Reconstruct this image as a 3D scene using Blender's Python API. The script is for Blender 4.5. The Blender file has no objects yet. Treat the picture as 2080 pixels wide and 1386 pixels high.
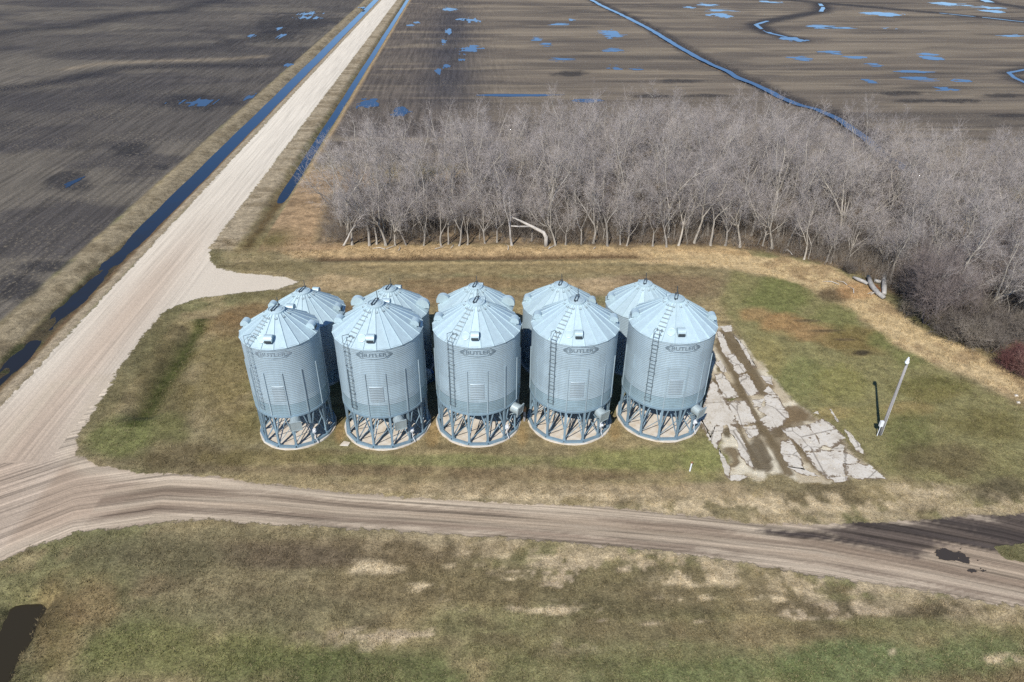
import bpy, math, random
import numpy as np
from mathutils import Vector, Matrix

# ------------------------------------------------------------------ camera
F_PX, PITCH, ROLL, YAW, CAM_H = 1388.1764, 0.55632037, 0.01093144, 0.06942802, 34.44523   # solved from the bins and the road
W_PX, H_PX = 2080.0, 1386.0
_f = np.array([math.sin(YAW)*math.cos(PITCH), math.cos(YAW)*math.cos(PITCH), -math.sin(PITCH)])
_r0 = np.array([math.cos(YAW), -math.sin(YAW), 0.0]); _u0 = np.cross(_r0, _f)
_r = math.cos(ROLL)*_r0 + math.sin(ROLL)*_u0; _u = np.cross(_r, _f)
def G(px, py, z=0.0):
    """photo pixel -> point on the ground plane at height z"""
    d = _f + (px-W_PX/2)/F_PX*_r - (py-H_PX/2)/F_PX*_u
    t = (z-CAM_H)/d[2]
    return (d[0]*t, d[1]*t)
def GP(pts): return np.array([G(*p) for p in pts])

scene = bpy.context.scene
COL = scene.collection
cam_d = bpy.data.cameras.new('camera'); cam = bpy.data.objects.new('camera', cam_d); COL.objects.link(cam)
cam_d.sensor_width = 36.0; cam_d.lens = F_PX/W_PX*36.0; cam_d.clip_start = 0.5; cam_d.clip_end = 9000
m = Matrix(((_r[0], _u[0], -_f[0], 0), (_r[1], _u[1], -_f[1], 0), (_r[2], _u[2], -_f[2], CAM_H), (0, 0, 0, 1)))
cam.matrix_world = m
scene.camera = cam

# ------------------------------------------------------------------ sky, sun, exposure
SUN_EL, SH_AZ = math.radians(42.3), math.radians(25.6)      # shadows fall 25.6 deg clockwise of +Y
world = bpy.data.worlds.new('World'); scene.world = world; world.use_nodes = True
wn = world.node_tree.nodes; wl = world.node_tree.links
bg = wn['Background']; sky = wn.new('ShaderNodeTexSky'); sky.sky_type = 'NISHITA'; sky.sun_disc = False
sky.sun_elevation = SUN_EL; sky.sun_rotation = math.pi + SH_AZ
sky.air_density = 0.75; sky.dust_density = 0.0; sky.ozone_density = 6.0; sky.altitude = 300
wl.new(sky.outputs[0], bg.inputs[0]); bg.inputs[1].default_value = 0.115
sun_d = bpy.data.lights.new('sun', 'SUN'); sun = bpy.data.objects.new('sun', sun_d); COL.objects.link(sun)
sun_d.energy = 4.3; sun_d.angle = math.radians(0.53); sun_d.color = (1.0, 0.955, 0.89)
sd = Vector((math.sin(SH_AZ)*math.cos(SUN_EL), math.cos(SH_AZ)*math.cos(SUN_EL), -math.sin(SUN_EL)))
sun.rotation_euler = sd.to_track_quat('-Z', 'Y').to_euler(); sun.location = (-20, -30, 60)
scene.view_settings.view_transform = 'Standard'; scene.view_settings.look = 'None'
scene.view_settings.exposure = 0.42; scene.view_settings.gamma = 1.0
scene.render.engine = 'CYCLES'
scene.cycles.use_denoising = False
scene.cycles.max_bounces = 5; scene.cycles.diffuse_bounces = 2; scene.cycles.glossy_bounces = 3
scene.cycles.transparent_max_bounces = 4; scene.cycles.caustics_reflective = False

rng = np.random.default_rng(7); random.seed(7)
K = 1.45
def alb(r, g, b):
    """photo sRGB value of a sunlit surface -> base colour"""
    c = np.array([r, g, b])/255.0
    lin = np.where(c <= 0.04045, c/12.92, ((c+0.055)/1.055)**2.4)
    return np.minimum(lin/K, 0.85)

# ------------------------------------------------------------------ helpers
def tag(o, label=None, cat=None, group=None, kind=None):
    if label: o['label'] = label
    if cat: o['category'] = cat
    if group: o['group'] = group
    if kind: o['kind'] = kind
    return o
def empty(name, loc, label=None, cat=None, group=None):
    o = bpy.data.objects.new(name, None); COL.objects.link(o); o.location = loc; o.empty_display_size = 0.3
    return tag(o, label, cat, group)
def link(name, mesh, parent=None, mat=None):
    o = bpy.data.objects.new(name, mesh); COL.objects.link(o)
    if parent is not None: o.parent = parent
    if mat is not None and not mesh.materials: mesh.materials.append(mat)
    return o
def np_mesh(name, V, quads=None, tris=None, smooth=False):
    V = np.asarray(V, dtype=np.float32)
    nq = 0 if quads is None else len(quads); nt = 0 if tris is None else len(tris)
    me = bpy.data.meshes.new(name)
    me.vertices.add(len(V)); me.vertices.foreach_set('co', V.ravel())
    idx = []
    if nq: idx.append(np.asarray(quads, dtype=np.int32).ravel())
    if nt: idx.append(np.asarray(tris, dtype=np.int32).ravel())
    idx = np.concatenate(idx)
    me.loops.add(len(idx)); me.loops.foreach_set('vertex_index', idx)
    st = np.concatenate([np.arange(nq)*4, nq*4+np.arange(nt)*3]).astype(np.int32)
    me.polygons.add(nq+nt); me.polygons.foreach_set('loop_start', st)
    me.update(calc_edges=True)
    if smooth: me.polygons.foreach_set('use_smooth', np.ones(nq+nt, dtype=bool))
    me.validate()
    return me
class MB:
    """collects boxes, bars and tubes into one mesh"""
    def __init__(s): s.v = []; s.f = []
    def add(s, vs, fs):
        b = len(s.v); s.v += [tuple(v) for v in vs]; s.f += [tuple(i+b for i in f) for f in fs]
    def box(s, c, sx, sy, sz, R=None):
        vs = []
        for x in (-1, 1):
            for y in (-1, 1):
                for z in (-1, 1):
                    p = Vector((x*sx/2, y*sy/2, z*sz/2))
                    if R is not None: p = R @ p
                    vs.append(p+Vector(c))
        s.add(vs, [(0,1,3,2),(4,6,7,5),(0,4,5,1),(2,3,7,6),(0,2,6,4),(1,5,7,3)])
    def bar(s, a, b, w, h=None, up=(0,0,1)):
        a = Vector(a); b = Vector(b); d = b-a; L = d.length; d.normalize(); h = h or w
        u = Vector(up)
        if abs(d.dot(u)) > 0.98: u = Vector((0,1,0))
        x = d.cross(u).normalized(); y = x.cross(d)
        R = Matrix((x, d, y)).transposed(); s.box((a+b)/2, w, L, h, R)
    def tube(s, pts, radii, n=6, cap=True):
        rings = []; P = [Vector(p) for p in pts]
        for i, p in enumerate(P):
            d = (P[min(i+1, len(P)-1)]-P[max(i-1, 0)]).normalized()
            u = Vector((0,0,1)) if abs(d.z) < 0.9 else Vector((1,0,0))
            x = d.cross(u).normalized(); y = d.cross(x)
            r = radii[i] if hasattr(radii, '__len__') else radii
            rings.append([p+(x*math.cos(t)+y*math.sin(t))*r for t in [2*math.pi*k/n for k in range(n)]])
        vs = [v for r in rings for v in r]; fs = []
        for i in range(len(P)-1):
            for k in range(n): fs.append((i*n+k, i*n+(k+1) % n, (i+1)*n+(k+1) % n, (i+1)*n+k))
        if cap: fs.append(tuple(range(n-1, -1, -1))); fs.append(tuple((len(P)-1)*n+k for k in range(n)))
        s.add(vs, fs)
    def mesh(s, name, mat=None, smooth=False):
        me = bpy.data.meshes.new(name); me.from_pydata(s.v, [], s.f)
        if smooth: me.polygons.foreach_set('use_smooth', np.ones(len(me.polygons), dtype=bool))
        if mat: me.materials.append(mat)
        me.update(); return me

# value noise
def _hash(ix, iy, seed):
    h = (ix.astype(np.int64)*374761393 + iy.astype(np.int64)*668265263 + seed*974634533) & 0xFFFFFFFF
    h = ((h ^ (h >> 13))*1274126177) & 0xFFFFFFFF
    return ((h ^ (h >> 16)) & 0xFFFF)/65535.0
def vnoise(x, y, seed):
    ix = np.floor(x); iy = np.floor(y); fx = x-ix; fy = y-iy
    fx = fx*fx*(3-2*fx); fy = fy*fy*(3-2*fy)
    a = _hash(ix, iy, seed); b = _hash(ix+1, iy, seed); c = _hash(ix, iy+1, seed); d = _hash(ix+1, iy+1, seed)
    return (a*(1-fx)+b*fx)*(1-fy)+(c*(1-fx)+d*fx)*fy
def fbm(x, y, sx, sy, seed, octs=4):
    s = 0; a = 0.5; t = 0
    for o in range(octs):
        s = s+a*vnoise(x/sx*2**o+o*17.3, y/sy*2**o+o*9.7, seed+o); t += a; a *= 0.55
    return s/t
def sstep(a, b, x):
    t = np.clip((x-a)/(b-a), 0, 1); return t*t*(3-2*t)
def poly_sd(x, y, poly):
    """signed distance, positive inside"""
    P = np.asarray(poly); d = np.full(x.shape, 1e9); ins = np.zeros(x.shape, bool)
    for i in range(len(P)):
        a = P[i]; b = P[(i+1) % len(P)]; e = b-a
        t = np.clip(((x-a[0])*e[0]+(y-a[1])*e[1])/max(e@e, 1e-9), 0, 1)
        d = np.minimum(d, np.hypot(x-a[0]-t*e[0], y-a[1]-t*e[1]))
        if a[1] != b[1]:
            c = ((a[1] > y) != (b[1] > y)) & (x < (b[0]-a[0])*(y-a[1])/(b[1]-a[1])+a[0]); ins ^= c
    return np.where(ins, d, -d)
def line_d(x, y, pts):
    """distance to a polyline, and arc length of the nearest point, signed side"""
    P = np.asarray(pts, float); best = np.full(x.shape, 1e9); al = np.zeros(x.shape); sg = np.zeros(x.shape); L = 0
    for i in range(len(P)-1):
        a = P[i]; e = P[i+1]-a; l = np.hypot(*e)
        t = np.clip(((x-a[0])*e[0]+(y-a[1])*e[1])/(l*l), 0, 1)
        d = np.hypot(x-a[0]-t*e[0], y-a[1]-t*e[1]); k = d < best
        best = np.where(k, d, best); al = np.where(k, L+t*l, al)
        sg = np.where(k, np.sign(e[0]*(y-a[1])-e[1]*(x-a[0])), sg); L += l
    return best, al, sg

# ------------------------------------------------------------------ materials
def new_mat(name):
    mt = bpy.data.materials.new(name); mt.use_nodes = True
    nt = mt.node_tree; return mt, nt, nt.nodes['Principled BSDF']
def nd(nt, typ, **kw):
    n = nt.nodes.new(typ)
    for k, v in kw.items(): setattr(n, k, v)
    return n
def ramp(nt, fac, stops):
    r = nd(nt, 'ShaderNodeValToRGB'); e = r.color_ramp.elements
    while len(e) < len(stops): e.new(0.5)
    for el, (p, c) in zip(e, stops): el.position = p; el.color = (*c[:3], 1) if hasattr(c, '__len__') else (c, c, c, 1)
    nt.links.new(fac, r.inputs[0]); return r.outputs[0]
def noise(nt, vec, scale, detail=4, rough=0.55):
    n = nd(nt, 'ShaderNodeTexNoise'); n.inputs['Scale'].default_value = scale; n.inputs['Detail'].default_value = detail
    n.inputs['Roughness'].default_value = rough
    if vec is not None: nt.links.new(vec, n.inputs['Vector'])
    return n.outputs[0]
def mapping(nt, vec, scale, rot=(0,0,0)):
    mp = nd(nt, 'ShaderNodeMapping'); mp.inputs['Scale'].default_value = scale; mp.inputs['Rotation'].default_value = rot
    nt.links.new(vec, mp.inputs[0]); return mp.outputs[0]
def mixc(nt, fac, a, b, mode='MIX'):
    n = nd(nt, 'ShaderNodeMix', data_type='RGBA', blend_type=mode)
    for s, v in ((n.inputs[0], fac), (n.inputs[6], a), (n.inputs[7], b)):
        if hasattr(v, 'is_linked'): nt.links.new(v, s)
        elif hasattr(v, '__len__'): s.default_value = (*v[:3], 1)
        else: s.default_value = v
    return n.outputs[2]
def math_(nt, op, a, b=None, c=None):
    n = nd(nt, 'ShaderNodeMath', operation=op)
    for i, v in enumerate((a, b, c)):
        if v is None: continue
        if hasattr(v, 'is_linked'): nt.links.new(v, n.inputs[i])
        else: n.inputs[i].default_value = v
    return n.outputs[0]
def bump(nt, h, strength, dist, bsdf):
    b = nd(nt, 'ShaderNodeBump'); b.inputs['Strength'].default_value = strength; b.inputs['Distance'].default_value = dist
    nt.links.new(h, b.inputs['Height']); nt.links.new(b.outputs[0], bsdf.inputs['Normal'])
def simple(name, c1, c2=None, scale=3.0, rough=0.7, metal=0.0, bumpd=0.0, coords='Object', stretch=(1,1,1)):
    mt, nt, p = new_mat(name); p.inputs['Roughness'].default_value = rough; p.inputs['Metallic'].default_value = metal
    tc = nd(nt, 'ShaderNodeTexCoord'); v = mapping(nt, tc.outputs[coords], stretch)
    n = noise(nt, v, scale, 5, 0.6)
    c2 = c1 if c2 is None else c2
    nt.links.new(ramp(nt, n, [(0.3, c1), (0.7, c2)]), p.inputs['Base Color'])
    if bumpd: bump(nt, n, 0.6, bumpd, p)
    return mt
def metal(name, c, rough=0.42, met=0.45, streak=0.12, rust=0.0, sheets=False):
    mt, nt, p = new_mat(name); p.inputs['Roughness'].default_value = rough; p.inputs['Metallic'].default_value = met
    tc = nd(nt, 'ShaderNodeTexCoord'); oi = nd(nt, 'ShaderNodeObjectInfo'); g = nd(nt, 'ShaderNodeNewGeometry')
    v = mapping(nt, g.outputs['Position'], (1.5, 1.5, 0.30)); n = noise(nt, v, 2.2, 6, 0.68)
    c = np.array(c)
    base = ramp(nt, n, [(0.25, c*(1-streak)), (0.75, np.minimum(c*(1+streak), 0.9))])
    val = math_(nt, 'MULTIPLY_ADD', oi.outputs['Random'], 0.16, 0.92)
    base = mixc(nt, 1.0, base, val, 'MULTIPLY')
    if sheets:      # rolled sheets of slightly different age, and dirt washed down from the eave
        sp = nd(nt, 'ShaderNodeSeparateXYZ'); nt.links.new(tc.outputs['Object'], sp.inputs[0])
        ang = math_(nt, 'ARCTAN2', sp.outputs[0], sp.outputs[1]); zi = math_(nt, 'FLOOR', math_(nt, 'DIVIDE', sp.outputs[2], 1.12))
        ai = math_(nt, 'FLOOR', math_(nt, 'ADD', math_(nt, 'MULTIPLY', ang, 1.114), math_(nt, 'MULTIPLY', zi, 0.5)))
        cb = nd(nt, 'ShaderNodeCombineXYZ'); nt.links.new(ai, cb.inputs[0]); nt.links.new(zi, cb.inputs[1]); nt.links.new(math_(nt, 'MULTIPLY', oi.outputs['Random'], 57.0), cb.inputs[2])
        wn_ = nd(nt, 'ShaderNodeTexWhiteNoise'); nt.links.new(cb.outputs[0], wn_.inputs['Vector'])
        base = mixc(nt, 1.0, base, math_(nt, 'MULTIPLY_ADD', wn_.outputs['Value'], 0.13, 0.935), 'MULTIPLY')
        st = noise(nt, mapping(nt, g.outputs['Position'], (5, 5, 0.10)), 1.0, 5, 0.65)
        base = mixc(nt, ramp(nt, st, [(0.58, 0.0), (0.78, 0.22)]), base, (0.19, 0.20, 0.20))
        base = mixc(nt, ramp(nt, noise(nt, mapping(nt, g.outputs['Position'], (3, 3, 0.25)), 1.3, 5, 0.7), [(0.68, 0.0), (0.80, 0.15)]), base, (0.30, 0.22, 0.15))
    if rust:
        n2 = noise(nt, g.outputs['Position'], 5.0, 6, 0.7)
        base = mixc(nt, ramp(nt, n2, [(0.60, 0.0), (0.73, rust)]), base, (0.28, 0.14, 0.06))
    nt.links.new(base, p.inputs['Base Color'])
    rr = math_(nt, 'MULTIPLY_ADD', n, 0.25, rough-0.12); nt.links.new(rr, p.inputs['Roughness'])
    return mt
M = {}
M['roof'] = metal('galvanized_roof', (0.40, 0.515, 0.555), 0.48, 0.15, 0.07, 0.10)
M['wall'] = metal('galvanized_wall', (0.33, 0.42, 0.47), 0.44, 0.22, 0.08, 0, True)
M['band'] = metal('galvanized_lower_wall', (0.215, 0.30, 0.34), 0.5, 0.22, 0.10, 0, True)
M['hatchpanel'] = metal('galvanized_hatch', (0.27, 0.33, 0.36), 0.45, 0.3, 0.08)
M['frame'] = metal('galvanized_frame', (0.20, 0.29, 0.35), 0.5, 0.2, 0.12, 0.2)
M['fan'] = metal('galvanized_fan', (0.33, 0.39, 0.40), 0.5, 0.3, 0.12, 0.15)
M['darksteel'] = metal('dark_steel', (0.05, 0.065, 0.075), 0.5, 0.3, 0.2)
M['ladder'] = metal('weathered_ladder', (0.13, 0.165, 0.185), 0.5, 0.3, 0.2)
M['ladderlight'] = metal('galvanized_ladder', (0.30, 0.37, 0.41), 0.5, 0.3, 0.2)
M['letter'] = simple('lettering_paint', (0.085, 0.12, 0.145), (0.15, 0.20, 0.235), 6, 0.6)
M['letterfaded'] = simple('faded_lettering_paint', (0.13, 0.17, 0.20), (0.30, 0.36, 0.40), 3, 0.6)
M['white'] = simple('white_enamel', (0.72, 0.74, 0.75), (0.62, 0.64, 0.66), 8, 0.4)
M['bluemotor'] = simple('blue_motor_paint', (0.05, 0.13, 0.32), (0.08, 0.16, 0.34), 8, 0.45)
M['pad'] = simple('concrete_pad', alb(214, 196, 170), alb(246, 240, 228), 1.3, 0.9, 0, 0.004)
M['rusty'] = simple('rusty_steel', (0.22, 0.10, 0.04), (0.35, 0.20, 0.10), 9, 0.8)
M['pole'] = simple('weathered_pole', (0.20, 0.19, 0.185), (0.34, 0.325, 0.32), 3, 0.85, 0, 0.004, 'Object', (6, 6, 0.4))
M['lamp'] = simple('lamp_glass', (0.75, 0.80, 0.80), (0.65, 0.72, 0.74), 5, 0.2)
M['log'] = simple('bleached_log', alb(150, 150, 148), alb(205, 200, 192), 2.5, 0.9, 0, 0.02, 'Object', (1, 1, 1))
M['rotwood'] = simple('rotten_wood', alb(150, 98, 60), alb(120, 84, 58), 3, 0.95)
def bark(name, a, b):
    mt, nt, p = new_mat(name); p.inputs['Roughness'].default_value = 0.95
    p.inputs['Specular IOR Level'].default_value = 0.2
    tc = nd(nt, 'ShaderNodeTexCoord'); oi = nd(nt, 'ShaderNodeObjectInfo')
    n = noise(nt, mapping(nt, tc.outputs['Object'], (1, 1, 0.35)), 1.3, 4, 0.6)
    c = ramp(nt, n, [(0.3, a), (0.72, b)])
    c = mixc(nt, math_(nt, 'MULTIPLY', oi.outputs['Random'], 0.30), c, (0.30, 0.26, 0.19))
    nt.links.new(mixc(nt, 1.0, c, math_(nt, 'MULTIPLY_ADD', oi.outputs['Random'], 0.4, 0.8), 'MULTIPLY'), p.inputs['Base Color'])
    return mt
M['bark'] = bark('grey_bark', (0.20, 0.18, 0.15), (0.48, 0.445, 0.395))
M['twig'] = bark('grey_twigs', (0.28, 0.25, 0.235), (0.44, 0.40, 0.385))
M['palebark'] = bark('pale_dead_bark', (0.42, 0.39, 0.35), (0.60, 0.57, 0.53))
M['redtwig'] = bark('russet_twigs', (0.165, 0.135, 0.125), (0.255, 0.215, 0.20))
M['crimson'] = bark('crimson_twigs', (0.12, 0.045, 0.045), (0.20, 0.085, 0.08))
M['brush'] = bark('brown_brush', (0.085, 0.072, 0.062), (0.22, 0.19, 0.165))

# ------------------------------------------------------------------ ground: outlines read off the photograph
ROAD_L, ROAD_R = -38.5, -31.3
GRAVEL_NORTH = GP([(430,488),(424,526),(443,545),(480,554),(578,562),(606,573),(563,588),(480,596),(409,605),(360,620),(326,639),(306,668)])
GRAVEL_NORTH = np.vstack([[(-33,84)], GRAVEL_NORTH, [(-33,57)]])
TRACK = GP([(240,759),(182,850),(158,885),(157,923),(201,947),(232,947),(247,956),(329,962),(425,966),(514,980),(700,1000),(854,1012),(1016,1021),(1191,1028),(1401,1047),
            (1555,1066),(1713,1063),(1871,1056),(1976,1047),(2090,1042),(2300,1030),(3600,985),(3600,1700),(2300,1290),(2080,1233),(1976,1219),(1888,1201),(1818,1191),(1660,1170),(1520,1145),(1401,1128),
            (1226,1110),(1051,1096),(910,1086),(700,1073),(522,1064),(425,1056),(329,1061),(240,1072),(155,1082),(116,1097),(58,1113),(0,1140),(-120,1210)])
TRACK = np.vstack([TRACK, [(-33, 22), (-36, 30), (-36, 50)]])
TRACK_MID = GP([(-160,1190),(0,1095),(150,1035),(329,1010),(520,1020),(700,1037),(910,1050),(1191,1070),(1401,1089),(1660,1118),(1888,1160),(2080,1200),(2300,1260),(3600,1600)])
MUD = GP([(1560,1085),(1640,1072),(1720,1062),(1871,1056),(1976,1047),(2090,1042),(2300,1030),(2700,1015),(2700,1100),(2300,1110),(2090,1118),(1990,1116),(1930,1108),(1890,1122),(1875,1150),(1830,1130),(1760,1112),(1690,1098),(1620,1095)])
SLAB = GP([(1448,668),(1482,660),(1520,700),(1600,800),(1690,868),(1795,972),(1700,985),(1560,975),(1478,976),(1455,900),(1420,838)])
FOREST = np.array([(-19,79.2),(-8,78.6),(5,78),(21,77),(32,76.4),(40,72.2),(44.8,67.5),(47,60.5),(49,55),(53,51.5),(60,47),(72,45),(90,60),(95,78),(84,88),(72,89),(65,96),(55,104),(34,114),(15,108),(-3,102),(-20,97)])
LAWN = GP([(1490,548),(1640,590),(1740,650),(1830,712),(1960,770),(2080,830),(2300,930),(2300,1010),(2080,1030),(1980,985),(1800,975),(1690,868),(1600,800),(1500,680),(1460,610)])
STRAW_E = GP([(1300,505),(1400,512),(1480,516),(1600,525),(1700,545),(1790,600),(1870,665),(1960,700),(2080,770),(2300,880),(2300,930),(2080,815),(1960,765),(1830,712),(1740,640),(1640,580),(1490,548),(1300,535)])
DITCH_XL, DITCH_XR = -41.7, -26.7

def ground_z(x, y):
    z = np.zeros_like(x)
    wob = (fbm(x*0, y, 9, 9, 31, 3)-0.5)*0.7
    xl = x+wob*0.5
    z = z + np.where(xl < -38.6, -0.85*sstep(-45.2, -42.0, xl)*(1-sstep(-41.4, -38.9, xl))*(1-(1-sstep(70, 100, y))*np.clip(0.20+0.9*(fbm(x, y, 1.6, 5, 33, 4)-0.45), 0, 0.42)), 0)
    z = z + 0.22*sstep(-39.0, -35.5, x)*(1-sstep(-34.5, -29.5, x))
    seg = sstep(83, 99, y) + sstep(44.6, 46, y)*(1-sstep(59.0, 60.6, y))*0.75 + (1-sstep(27.6, 29, y))*1.35
    xr = x+wob*0.35+np.where(y < 30, (fbm(x, y, 2.2, 2.2, 35, 4)-0.5)*2.4-0.35*(28-y)*0.25, 0)
    z = z - 0.72*seg*sstep(-28.8, -27.0, xr)*(1-sstep(-26.4, -24.8, xr))
    # low swale in front of the wood
    yd = y-(74.4-0.02*(x-5)); z = z-0.28*np.exp(-(yd/0.9)**2)*sstep(-20, -17, x)*(1-sstep(24, 30, x))
    # canal
    cd, _, _ = line_d(x, y, CANAL); z = z-0.8*np.exp(-(cd/1.9)**2)
    # gentle unevenness off the gravel
    yard = 1-sstep(-1, 1.5, poly_sd(x, y, TRACK))
    z = z + (fbm(x, y, 7, 7, 5, 3)-0.5)*0.16*yard*np.where((x > -24), 1, 0)*(1-sstep(0, 6, SLABZONE(x, y)))
    return z
def SLABZONE(x, y):     # level ground under the bins and the old floor
    return np.maximum(poly_sd(x, y, np.array([(-19,37),(33,33),(33,58),(19,58),(-19,58)]))+4, 0)
CANAL = GP([(1205,0),(1225,11),(1250,22),(1290,41),(1330,62),(1350,75),(1385,95),(1420,115),(1450,130),(1480,142),(1500,155),(1540,170),(1570,185),(1600,200),(1625,210),(1660,218)])
CANAL = np.vstack([[(62, 520)], CANAL, [(76.5,138),(75,126),(73,114),(72,104)]])
MEANDER = GP([(1665,8),(1672,16),(1668,24),(1640,28),(1600,36),(1560,43),(1535,50),(1545,58),(1565,68),(1600,76),(1625,82)])
FARDITCH = GP([(1560,-4),(1610,1),(1760,14),(1900,26),(2010,37),(2080,45),(2250,62)])
FARDITCH2 = GP([(1985,-6),(2000,0),(2010,5),(2080,16),(2200,35)])
EASTDITCH = GP([(2200,130),(2090,140),(2048,148),(2060,158),(2090,172),(2200,190)])

def axis(parts):
    out = []
    for a, b, n in parts: out.append(np.linspace(a, b, n, endpoint=False))
    return np.concatenate(out+[[parts[-1][1]]])
gx = axis([(-3500,-600,10),(-600,-230,30),(-230,-80,55),(-80,-49,55),(-49,-24,100),(-24,48,310),(48,75,70),(75,130,55),(130,300,50),(300,700,30),(700,3500,10)])
gy = axis([(-500,0,10),(0,18,12),(18,62,235),(62,82,80),(82,112,55),(112,200,90),(200,420,90),(420,800,30),(800,4000,12)])
X, Y = np.meshgrid(gx, gy); x = X.ravel(); y = Y.ravel(); N = len(x)
Z = ground_z(x, y)
col = np.zeros((N, 3)); typ = np.zeros((N, 3)); trk = np.zeros((N, 3))
def blend(c, mask, strength=1.0):
    global col
    w = np.clip(mask*strength, 0, 1)[:, None]; col = col*(1-w)+np.asarray(c)*w
n1 = fbm(x, y, 6, 6, 1); n2 = fbm(x, y, 2.2, 2.2, 2); n3 = fbm(x, y, 14, 9, 3); n4 = fbm(x, y, 0.9, 0.9, 4, 3); n5 = fbm(x, y, 5, 1.6, 6)
jag = (n2-0.5)*1.6+(n4-0.5)*1.2
# base: dormant grass
col[:] = alb(126, 116, 90)
blend(alb(142, 128, 97), sstep(0.42, 0.62, n1))
blend(alb(110, 111, 76), sstep(0.50, 0.68, n3), 0.8)
blend(alb(150, 134, 104), sstep(0.56, 0.74, n2), 0.6)
blend(alb(94, 82, 64), sstep(0.56, 0.72, n5), 0.55)
typ[:, 2] = 1
def ell(px, py, rx, ry):
    """ellipse on the ground whose picture is centred at px,py with radii rx,ry (pixels)"""
    c = np.array(G(px, py)); ex = np.array(G(px+rx, py))-c; ey = np.array(G(px, py-ry))-c
    Mx = np.linalg.inv(np.stack([ex, ey], 1)); d = np.stack([x-c[0], y-c[1]], 0); q = Mx@d
    return np.hypot(q[0], q[1])
def blob(px, py, rx, ry, c, s=1.0, soft=0.5, jit=0.7):
    r = ell(px, py, rx, ry)+jit*((n2-0.5)*1.3+(n1-0.5)*0.9)
    blend(c, 1-sstep(1-soft, 1+soft*0.4, r), s)
GREEN, GREEN2, BROWN, DARKB, STRAW, PALE = alb(104,110,64), alb(116,120,76), alb(122,98,68), alb(86,76,58), alb(172,155,126), alb(192,175,150)
# yard between the road, the wood and the lower track
for b in [(330,745,60,150,alb(92,84,52),.7),(470,760,80,110,alb(120,106,66),.6),(520,640,90,30,BROWN,.8),(450,660,60,25,BROWN,.6),(240,890,75,45,GREEN,.85),(330,870,60,30,GREEN,.5),
          (400,930,120,28,alb(96,84,62),.7),(560,930,150,20,alb(108,98,58),.6),(900,935,260,16,GREEN2,.75),(1300,935,160,30,alb(118,122,72),.8),(1420,930,50,45,alb(128,132,78),.7),
          (700,955,300,12,alb(108,92,72),.7),(1100,965,300,14,alb(128,108,84),.6),(1000,990,500,14,alb(150,132,106),.7),(1300,1000,260,18,alb(160,142,118),.7),
          (780,900,60,14,alb(140,118,76),.6),(1060,880,16,30,alb(150,124,84),.7),(880,880,16,30,alb(150,124,84),.7),(1250,880,14,24,alb(150,124,84),.7),(690,880,14,24,alb(140,112,74),.7),
          (700,640,60,30,alb(108,84,60),.7),(900,600,140,24,alb(132,108,82),.8),(700,575,80,18,alb(168,146,116),.8),(1000,575,200,14,alb(130,108,80),.7),(1220,580,90,18,alb(168,146,120),.8),
          (1360,580,110,26,alb(120,100,80),.8),(1000,548,420,9,alb(140,124,92),.8),(560,540,110,14,alb(116,106,76),.7),(540,600,120,12,alb(104,98,66),.6),
          (1100,1330,900,30,alb(100,100,66),.35)]: blob(*b)
# lawn on the east side
lw = sstep(-0.6, 0.8, poly_sd(x, y, LAWN)+jag*0.6)
blend(alb(124,120,82), lw)
for b in [(1580,600,90,36,GREEN,.95),(1700,640,60,40,GREEN,.6),(1530,640,45,16,alb(146,118,82),.85),(1585,655,50,18,alb(150,118,80),.9),(1640,675,55,20,alb(146,116,80),.9),(1700,695,55,18,alb(132,112,74),.85),(1755,715,45,14,alb(120,106,70),.7),(1900,800,60,12,alb(158,140,98),.6),(1850,830,50,16,alb(140,122,80),.7),(1700,840,40,14,alb(150,134,90),.7),(1740,690,70,28,alb(112,98,58),.8),(1620,770,80,45,GREEN2,.9),(1560,730,40,40,alb(134,126,82),.8),
          (1700,780,60,36,alb(124,122,72),.8),(1760,850,50,24,alb(128,122,76),.6),(1850,720,40,24,GREEN,.7),(1800,690,36,22,GREEN,.8),(1900,790,80,26,alb(98,96,52),.8),(2000,860,110,40,alb(104,98,58),.8),(1850,890,60,50,alb(96,100,58),.7),(1930,930,110,40,alb(96,84,62),.7),
          (2040,1000,60,36,alb(84,76,60),.85),(1752,717,24,7,alb(58,52,44),.95),(1640,652,30,3,alb(84,72,56),.8),(1680,672,34,3,alb(84,72,56),.8),(1715,690,26,3,alb(84,72,56),.8)]: blob(*b)
# the old floor: dirt and dead weeds between the slabs
sb = sstep(-0.2, 0.2, poly_sd(x, y, SLAB)-0.3+jag*0.75)
blend(alb(206,200,189), sb); blend(alb(172,158,138), sb*sstep(0.46, 0.56, n2), .8); blend(alb(122,106,84), sb*sstep(0.55, 0.63, fbm(x, y, 2.0, 3.0, 48, 5)), .85)
Z4p = lambda pts: GP([(1400+a/3.85, 640+b/3.85) for a, b in pts])
for pts, wd in (([(205,200),(260,300),(330,420),(400,560),(470,720),(540,860),(620,960),(720,1130),(780,1230)],.36),([(190,500),(260,640),(330,760),(390,880),(470,1060),(550,1200)],.2),([(290,140),(360,250),(440,380),(510,500),(560,590)],.75),([(830,990),(900,1080),(960,1160),(1060,1255)],.25),([(790,880),(830,960),(870,1060)],.2),([(400,860),(520,840)],.2),([(280,660),(400,640)],.15)):
    d, a, g = line_d(x, y, Z4p(pts)); blend(alb(108,94,74), sb*(1-sstep(wd*0.7, wd*1.5, d+jag*0.22)), .95)
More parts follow.
